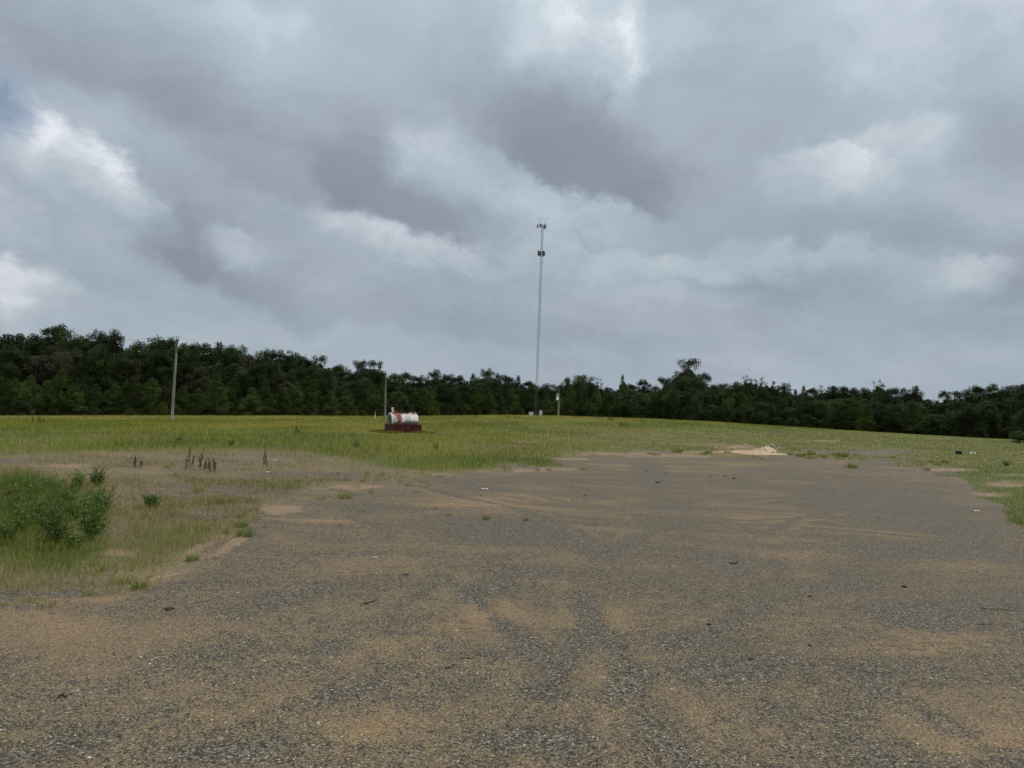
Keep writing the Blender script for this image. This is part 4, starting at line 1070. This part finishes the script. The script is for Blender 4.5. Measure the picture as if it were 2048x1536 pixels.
# ------------------------------------------------------------------ rusty fuel tank in its red containment box
q = hit(781, 866); TS = q[1] / 46.0; q[2] += .03
def tank_paint():
    m, gg, out = mat_new('peeling_white_paint')
    P = gg.new('ShaderNodeTexCoord').outputs['Object']; S_ = gg.new('ShaderNodeSeparateXYZ'); gg.l.new(P, S_.inputs[0])
    str_ = gg.noise(gg.mapping(P, sc=(7, 1.0, .9)), 2.2, 6, .65, .4)
    n = gg.noise(P, 6, 6, .7, .4); n2 = gg.noise(P, 22, 5, .7)
    white = gg.mix(gg.rng(n2, .3, .7), (.66, .65, .61), (.44, .43, .40))
    red = gg.mix(gg.rng(n2, .3, .7), (.20, .035, .022), (.34, .075, .045))
    # rust from the saddle of the top, and a wide run near the left third
    z = S_.outputs[2]; x = S_.outputs[0]
    top = gg.m('ADD', gg.rng(z, .28, .56), gg.m('MULTIPLY', gg.m('SUBTRACT', str_, .5), 1.6))
    run = gg.m('MULTIPLY', gg.rng(gg.m('ABSOLUTE', gg.m('ADD', gg.m('ADD', x, .40), gg.m('MULTIPLY', gg.m('SUBTRACT', n, .5), .5))), .34, .02), gg.rng(z, -.45, .25, .35, .9))
    rf = gg.rng(gg.m('ADD', gg.m('ADD', gg.m('MULTIPLY', top, .72), run), gg.m('MULTIPLY', gg.m('SUBTRACT', gg.noise(P, 13, 6, .75), .5), 2.6)), .48, .62)
    c = gg.mix(rf, white, red)
    c = gg.mix(gg.m('MULTIPLY', gg.rng(str_, .46, .72), .5), c, (.25, .225, .19))
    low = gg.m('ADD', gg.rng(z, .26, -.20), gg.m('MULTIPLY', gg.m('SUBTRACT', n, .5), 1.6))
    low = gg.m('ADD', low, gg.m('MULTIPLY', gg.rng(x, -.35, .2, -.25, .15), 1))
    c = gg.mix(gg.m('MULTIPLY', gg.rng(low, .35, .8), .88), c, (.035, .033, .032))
    bn = gg.new('ShaderNodeBump'); bn.inputs['Strength'].default_value = .3; bn.inputs['Distance'].default_value = .01; gg.put(bn.inputs['Height'], n)
    bsdf(gg, out, c, .6, bn.outputs[0], .3); return m
M_tank = tank_paint()
M_tend = simple('shaded_end_steel', (.018, .018, .020), (.09, .09, .092), 5, .6, 0, .2, .3, (1, 1, .4))  # near-black carries the shade of the left end face, painted on both heads
M_red = simple('oxide_red_paint', (.042, .008, .007), (.095, .017, .012), 4, .65, 0, .2, .3)
M_rust = simple('rusted_fitting', (.11, .03, .02), (.22, .07, .04), 15, .8)
tank = empty('fuel_tank', q, R(26.5)); tag(tank, 'old horizontal fuel tank, white paint peeling over red rust, in a dark red containment box', 'fuel tank')
tank.scale = (TS, TS, TS)
LB, WB, HB = 2.02, 1.30, .52
def tk(mb, *a, **k):
    return mb.build(*a, **k)
m = MB()   # four walls and floor, near-left corner at the origin
m.box((LB / 2, .02, HB / 2), (LB, .04, HB)); m.box((LB / 2, WB - .02, HB / 2), (LB, .04, HB))
m.box((.02, WB / 2, HB / 2), (.04, WB - .08, HB)); m.box((LB - .02, WB / 2, HB / 2), (.04, WB - .08, HB)); m.box((LB / 2, WB / 2, .03), (LB - .08, WB - .08, .04))
m.box((LB / 2, -.012, HB - .02), (LB + .03, .025, .05)); m.box((-.012, WB / 2, HB - .022), (.025, WB, .048))
for xx in (.5, 1.0, 1.5): m.box((xx, -.012, HB / 2 - .03), (.05, .022, HB - .08))
tk(m, 'containment_box', M_red, tank, bevel=.006)
RT, LT = .52, 1.72; cz = .69; cx, cy = LB / 2 - .02, WB / 2
m = MB(); m.lathe_x([(-LT / 2, RT - .01), (-LT / 2 + .01, RT), (-.3, RT), (-.29, RT + .006), (-.26, RT + .006), (-.25, RT), (.3, RT), (.31, RT + .006), (.34, RT + .006), (.35, RT), (LT / 2 - .01, RT), (LT / 2, RT - .01)], 48)
shell = tk(m, 'tank_shell', M_tank, tank, smooth=True); shell.location = (cx, cy, cz)
for sx, nm in ((-1, 'tank_head'), (1, 'tank_head')):
    m = MB(); m.lathe_x([(sx * (LT / 2 - .015), RT - .012), (sx * (LT / 2 + .02), RT - .03), (sx * (LT / 2 + .05), RT * .7), (sx * (LT / 2 + .07), RT * .35), (sx * (LT / 2 + .075), .001)], 40)
    o = tk(m, nm, M_tend, tank, smooth=True); o.location = (cx, cy, cz)
m = MB(); m.lathe_x([(-LT / 2 - .03, RT - .05), (-LT / 2 - .03, RT + .02), (-LT / 2 + .02, RT + .02), (-LT / 2 + .02, RT - .02)], 40); o = tk(m, 'end_rim', M_white, tank, smooth=True); o.location = (cx, cy, cz)
for xx in (.45, 1.5):
    m = MB(); m.box((xx, cy, .13), (.12, .9, .18)); tk(m, 'saddle', M_rust, tank)
zt = cz + RT
m = MB(); m.box((cx - .72, cy, zt + .19), (.10, .16, .30), 0, (0, R(-8))); tk(m, 'meter_housing', M_white, tank, bevel=.01)
m = MB(); m.box((cx - .60, cy, zt + .20), (.04, .12, .26), 0, (0, R(5))); tk(m, 'meter_plate', M_metal, tank)
m = MB(); m.tube([(cx - .72, cy, zt - .03), (cx - .68, cy, zt + .06), (cx - .5, cy, zt + .12), (cx - .42, cy, zt - .02)], .045, 10); m.box((cx - .55, cy, zt + .07), (.16, .14, .09)); tk(m, 'pump', M_rust, tank, bevel=.008)
for xx, hh, mm in ((cx - .12, .11, M_metal), (cx + .18, .09, M_metal), (cx + .80, .07, M_white)):
    m = MB(); m.tube([(xx, cy, zt - .03), (xx, cy, zt + hh)], .038, 10); m.tube([(xx, cy, zt + hh - .02), (xx, cy, zt + hh + .02)], .055, 10); tk(m, 'vent_cap', mm, tank)
m = MB(); m.tube([(cx + .48, cy, zt - .03), (cx + .48, cy, zt + .045)], .10, 16); m.tube([(cx + .48, cy, zt + .045), (cx + .48, cy, zt + .07)], .12, 16); tk(m, 'fill_cap', M_white, tank)
m = MB(); m.tube([(cx - LT / 2 - .09, cy - .12, cz - .38), (cx - LT / 2 - .09, cy - .12, cz + .05)], .02, 8)
for zz_ in (-.02, -.16, -.33): m.box((cx - LT / 2 - .11, cy - .12, cz + zz_), (.03, .07, .06))
tk(m, 'sight_gauge', M_white, tank)
# long grass round the tank
n = 2600; a = rs.rand(n) * 6.28; qd = rs.uniform(.0, 1.0, n) ** 1.5
ex = (LB / 2 * TS + .08 + qd * .9) * np.sign(np.cos(a)) * np.abs(np.cos(a)) ** .35; ey = (WB / 2 * TS + .08 + qd * .8) * np.sign(np.sin(a)) * np.abs(np.sin(a)) ** .35
c_, s_ = math.cos(R(26.5)), math.sin(R(26.5)); lx = ex + LB / 2 * TS; ly = ey + WB / 2 * TS
gx = q[0] + lx * c_ - ly * s_; gy = q[1] + lx * s_ + ly * c_
hh = rs.uniform(.06, .20, n) * (1.1 - .3 * qd)
col = mixc(np.tile(DEEP, (n, 1)), np.tile(OLIVE, (n, 1)), rs.rand(n)) * rs.uniform(.7, 1.2, (n, 1))
v, f, t = blades(gx, gy, terrain(gx, gy), hh, np.full(n, .024), col, .5)
tag(link('long_grass', meshdata('long_grass', v, f, M_blade, t)), 'ring of longer darker grass round the tank box', 'grass', kind='stuff')

# ------------------------------------------------------------------ dirt heap, scraps, sticks, rocks
def tint_const(name, c1, c2, sc=9, rough=.9): return simple(name, c1, c2, sc, rough, 0, .6, .15)
M_dirt = tint_const('pale_clay', (.36, .25, .16), (.55, .42, .30), 5)
def heap(px, py, w, h, d, label, rz=0, lean=0):
    p = hit(px, py); s = p[1] / F; W_, H_, D_ = w * s, h * s, d
    n = 28; V = []; Fc = []
    for i in range(n):
        for j in range(n):
            u = i / (n - 1) * 2 - 1; v = j / (n - 1) * 2 - 1; r_ = math.hypot(u, v)
            z = max(0, 1 - r_) ** .75 * (1 + .35 * float(vnoise(np.array([u * 3.1 + px]), np.array([v * 3.1]), 4, 3)[0]))
            V.append(((u + lean * z) * W_ / 2, v * D_ / 2, z * H_ - .03))
    for i in range(n - 1):
        for j in range(n - 1): Fc.append((i * n + j, (i + 1) * n + j, (i + 1) * n + j + 1, i * n + j + 1))
    o = link('dirt_heap', meshdata('dirt_heap', V, Fc, M_dirt, None, True), None, p); o.rotation_euler = (0, 0, rz)
    tag(o, label, 'dirt heap')
heap(1526, 903, 50, 11.5, 1.5, 'pale leaning heap of clay on the bare dirt beyond the lot', R(10), .45)
heap(1500, 905, 190, 4, 4.2, 'low spread of pale pinkish dirt at the foot of the clay heap', R(4), 0)

def rock(px, py, wpx, label, mat, flat=.5, name='rock', cat='rock', group=None, parent=None):
    p = hit(px, py); r_ = wpx * p[1] / F / 2
    m = MB(); V = []; Fc = []; nu, nv = 9, 6
    for i in range(nv):
        f_ = math.pi * i / (nv - 1)
        for j in range(nu):
            a = 2 * math.pi * j / nu; k = 1 + .22 * math.sin(a * 2 + px) + .16 * math.sin(a * 3 + i + py) + rs.randn() * .06
            V.append((math.sin(f_) * math.cos(a) * r_ * k, math.sin(f_) * math.sin(a) * r_ * .75 * k, math.cos(f_) * r_ * flat * (1 + .1 * rs.randn()) + r_ * flat * .6))
    for i in range(nv - 1):
        for j in range(nu): j2_ = (j + 1) % nu; Fc.append((i * nu + j, (i + 1) * nu + j, (i + 1) * nu + j2_, i * nu + j2_))
    m.add(V, Fc); o = m.build(name, mat); o.location = p; tag(o, label, cat, group); return o
M_chunk = tint_const('pale_clay_chunk', (.38, .29, .20), (.58, .47, .35), 8)
for i in range(36):
    px = 1505 + rs.randn() * 50; py = 899 + rs.randn() * 4.5
    if i < 8: px = 1535 + rs.randn() * 8; py = 893 + rs.rand() * 8
    rock(px, py, rs.uniform(3, 9), 'pale broken clay chunk around the clay heap', M_chunk, rs.uniform(.4, .9), 'clay_chunk', 'clay chunk', 'clay chunks round the heap')
for i in range(16):
    px = 1700 + rs.randn() * 60; py = 882 + rs.randn() * 1.5
    rock(px, py, rs.uniform(3, 6), 'pale clod in the grass far right of the clay heap', M_chunk, .5, 'clay_chunk', 'clay chunk', 'pale clods in the field')
M_pale = tint_const('pale_rock', (.42, .40, .36), (.62, .60, .55), 20)
M_clod = tint_const('dark_clod', (.025, .018, .013), (.07, .05, .035), 40)
M_grey = tint_const('grey_slab', (.22, .215, .19), (.36, .35, .31), 14)
rock(150, 1389, 22, 'flat pale grey stone with straight edges at the lower left of the lot', M_grey, .12)
rock(1048, 1501, 8, 'single white stone near the bottom edge, centre', M_pale, .6)
rock(281, 1320, 7, 'white pebble on the dark gravel at the lower left', M_pale, .6)
rock(311, 1320, 5, 'smaller pale pebble just right of the white pebble at the lower left', M_pale, .6)
rock(1343, 1383, 6, 'pale pebble between the dark gravel and sand, lower centre right', M_pale, .6)
rock(1521, 909, 9, 'white stone on the far edge of the lot below the clay heap', M_pale, .5)
rock(1137, 1001, 4, 'tiny pale stone in the middle of the lot', M_pale, .6)
rock(442, 1482, 7, 'pale pebble near the bottom edge at the left', M_pale, .6)
rock(1605, 1500, 8, 'pinkish pale stone near the bottom edge right of centre', M_pale, .5)
for (px, py, w) in ((632, 1168, 9), (782, 1103, 6), (860, 1082, 5), (600, 1166, 5), (696, 1097, 4), (812, 1151, 12), (801, 1174, 8), (935, 1067, 4), (1418, 1252, 12), (1620, 1297, 12), (1808, 1177, 14), (1502, 1322, 14),
                    (1295, 943, 5), (1330, 945, 5), (1420, 953, 6), (1450, 954, 6), (1468, 958, 8), (1315, 966, 9), (880, 1130, 6), (1620, 1195, 10), (680, 1054, 7), (1170, 992, 6), (338, 1222, 20), (1690, 1260, 9), (1000, 1265, 6)):
    rock(px, py, w, 'small dark brown clod lying on the gravel lot', M_clod, .35, 'dark_clod', 'clod', 'dark clods scattered on the gravel lot')
M_stick = simple('dry_stick', (.14, .10, .065), (.27, .20, .13), 25, .9)
def stick(x0, y0, x1, y1, label, r_=.005, mat=None, bend=.02):
    a = hit(x0, y0); b = hit(x1, y1); d = b - a; m = MB(); pts = []
    for k in range(7):
        t = k / 6; q_ = d * t; pts.append((q_[0] + rs.randn() * bend * .3, q_[1] + rs.randn() * bend * .3, q_[2] + r_ + .004 + abs(rs.randn()) * .004))
    m.tube(pts, [r_, r_ * 1.1, r_, r_ * .9, r_ * .9, r_ * .7, r_ * .4], 7)
    k = Vector(pts[4]); m.tube([k, k + Vector((.03, .05, .015))], [r_ * .5, r_ * .3], 5)
    o = m.build('stick', mat or M_stick); o.location = a; tag(o, label, 'stick'); return o
stick(1958, 1219, 2042, 1226, 'long thin stick lying at the right edge of the lot', .006)
stick(1955, 1252, 1982, 1254, 'short thin stick below the long stick at the right', .004)
stick(890, 1342, 918, 1330, 'short curved stick slanting on the gravel, lower centre', .006)
stick(921, 1319, 943, 1322, 'short straight stick just right of the curved one, lower centre', .005)
stick(728, 1212, 752, 1205, 'short dark twig on the dark gravel left of centre', .005, M_clod)
stick(1458, 1128, 1478, 1130, 'straight dark twig on the lot near the tan sand', .006, M_clod)
stick(118, 1404, 134, 1401, 'short dark twig beside the flat grey stone', .005, M_clod)
stick(1252, 1348, 1268, 1348, 'tiny pale stick on the sand, lower centre right', .004)

# scraps of litter
M_paper = simple('white_scrap', (.62, .62, .60), (.78, .78, .76), 6, .7)
M_black = simple('black_plastic', (.008, .008, .009), (.02, .02, .022), 6, .4)
def scrap(px, py, wpx, label, dd=.07, h=.02):
    p = hit(px, py); w = wpx * p[1] / F; n = 10; V = []; Fc = []
    top = []
    for i in range(n):
        for j in range(4):
            V.append(((i / (n - 1) - .5) * w, (j / 3 - .5) * dd * (1 + .3 * math.sin(i * 1.7)), h * (.6 + .5 * math.sin(i * 1.3 + j * 1.1)) + .012))
    b = len(V)
    V += [(x, y, z - .006) for x, y, z in V]
    for i in range(n - 1):
        for j in range(3):
            Fc.append((i * 4 + j, (i + 1) * 4 + j, (i + 1) * 4 + j + 1, i * 4 + j + 1)); Fc.append(tuple(b + q_ for q_ in reversed(Fc[-1])))
    for i in range(n - 1):
        for j in (0, 3): Fc.append((i * 4 + j, (i + 1) * 4 + j, b + (i + 1) * 4 + j, b + i * 4 + j))
    o = link('litter_scrap', meshdata('litter_scrap', V, Fc, M_paper), None, p); o.rotation_euler = (0, 0, rs.uniform(-.2, .2)); tag(o, label, 'litter')
scrap(968, 980, 14, 'white strip of litter on the gravel beside the tyre marks', .09)
scrap(1951, 1024, 12, 'white strip of litter on the gravel near the right grass edge', .06)
scrap(1943, 908, 14, 'crumpled white scrap on the grass right of the black tub', .12, .10)
scrap(550, 922, 7, 'pale scrap on the bluish gravel patch by the stalk pair', .10, .03)
scrap(750, 1118, 9, 'small white strip in the gravel left of the centre', .02, .008)
scrap(535, 946, 8, 'small pale flat scrap at the foot of the stalk pair', .06)
p = hit(1917.5, 909); root = empty('plastic_tub', p, .2); tag(root, 'black plastic tub lying open in the grass at the right', 'tub')
m = MB()
m.box((0, .09, .11), (.34, .02, .20)); m.box((0, -.09, .055), (.34, .02, .10)); m.box((-.16, 0, .1), (.02, .16, .18)); m.box((.16, 0, .1), (.02, .16, .18)); m.box((0, 0, .02), (.30, .16, .02))
m.build('tub_body', M_black, root, bevel=.008)
m = MB(); m.box((-.02, -.02, .06), (.20, .10, .05), .1); m.build('tub_lining', M_paper, root, bevel=.01)

# ------------------------------------------------------------------ repeats get their place in the row, counted from the left
ORD = ['leftmost', 'second', 'third', 'fourth', 'fifth', 'sixth', 'seventh', 'eighth', 'ninth', 'tenth', 'eleventh', 'twelfth', 'thirteenth', 'fourteenth', 'fifteenth', 'sixteenth', 'seventeenth', 'eighteenth', 'nineteenth', 'twentieth']
ORD += ['twenty-' + w for w in ORD[:0]] + ['twenty-first', 'twenty-second', 'twenty-third', 'twenty-fourth', 'twenty-fifth', 'twenty-sixth', 'twenty-seventh', 'twenty-eighth', 'twenty-ninth', 'thirtieth'] + ['thirty-' + w for w in ('first', 'second', 'third', 'fourth', 'fifth', 'sixth', 'seventh', 'eighth', 'ninth')]
by = {}
for o in C.objects:
    if o.parent is None and 'label' in o: by.setdefault(o['label'], []).append(o)
for lab, os_ in by.items():
    if len(os_) < 2: continue
    os_.sort(key=lambda o: o.location.x / max(o.location.y, 1))
    for i, o in enumerate(os_):
        nm = ORD[i] if i == 0 else ORD[i] + ' from left'
        if i == len(os_) - 1: nm = 'rightmost'
        o['label'] = nm + ' ' + lab
for o in C.objects:
    if 'label' in o and len(o['label'].split()) > 16: print('LONG', len(o['label'].split()), o['label'])
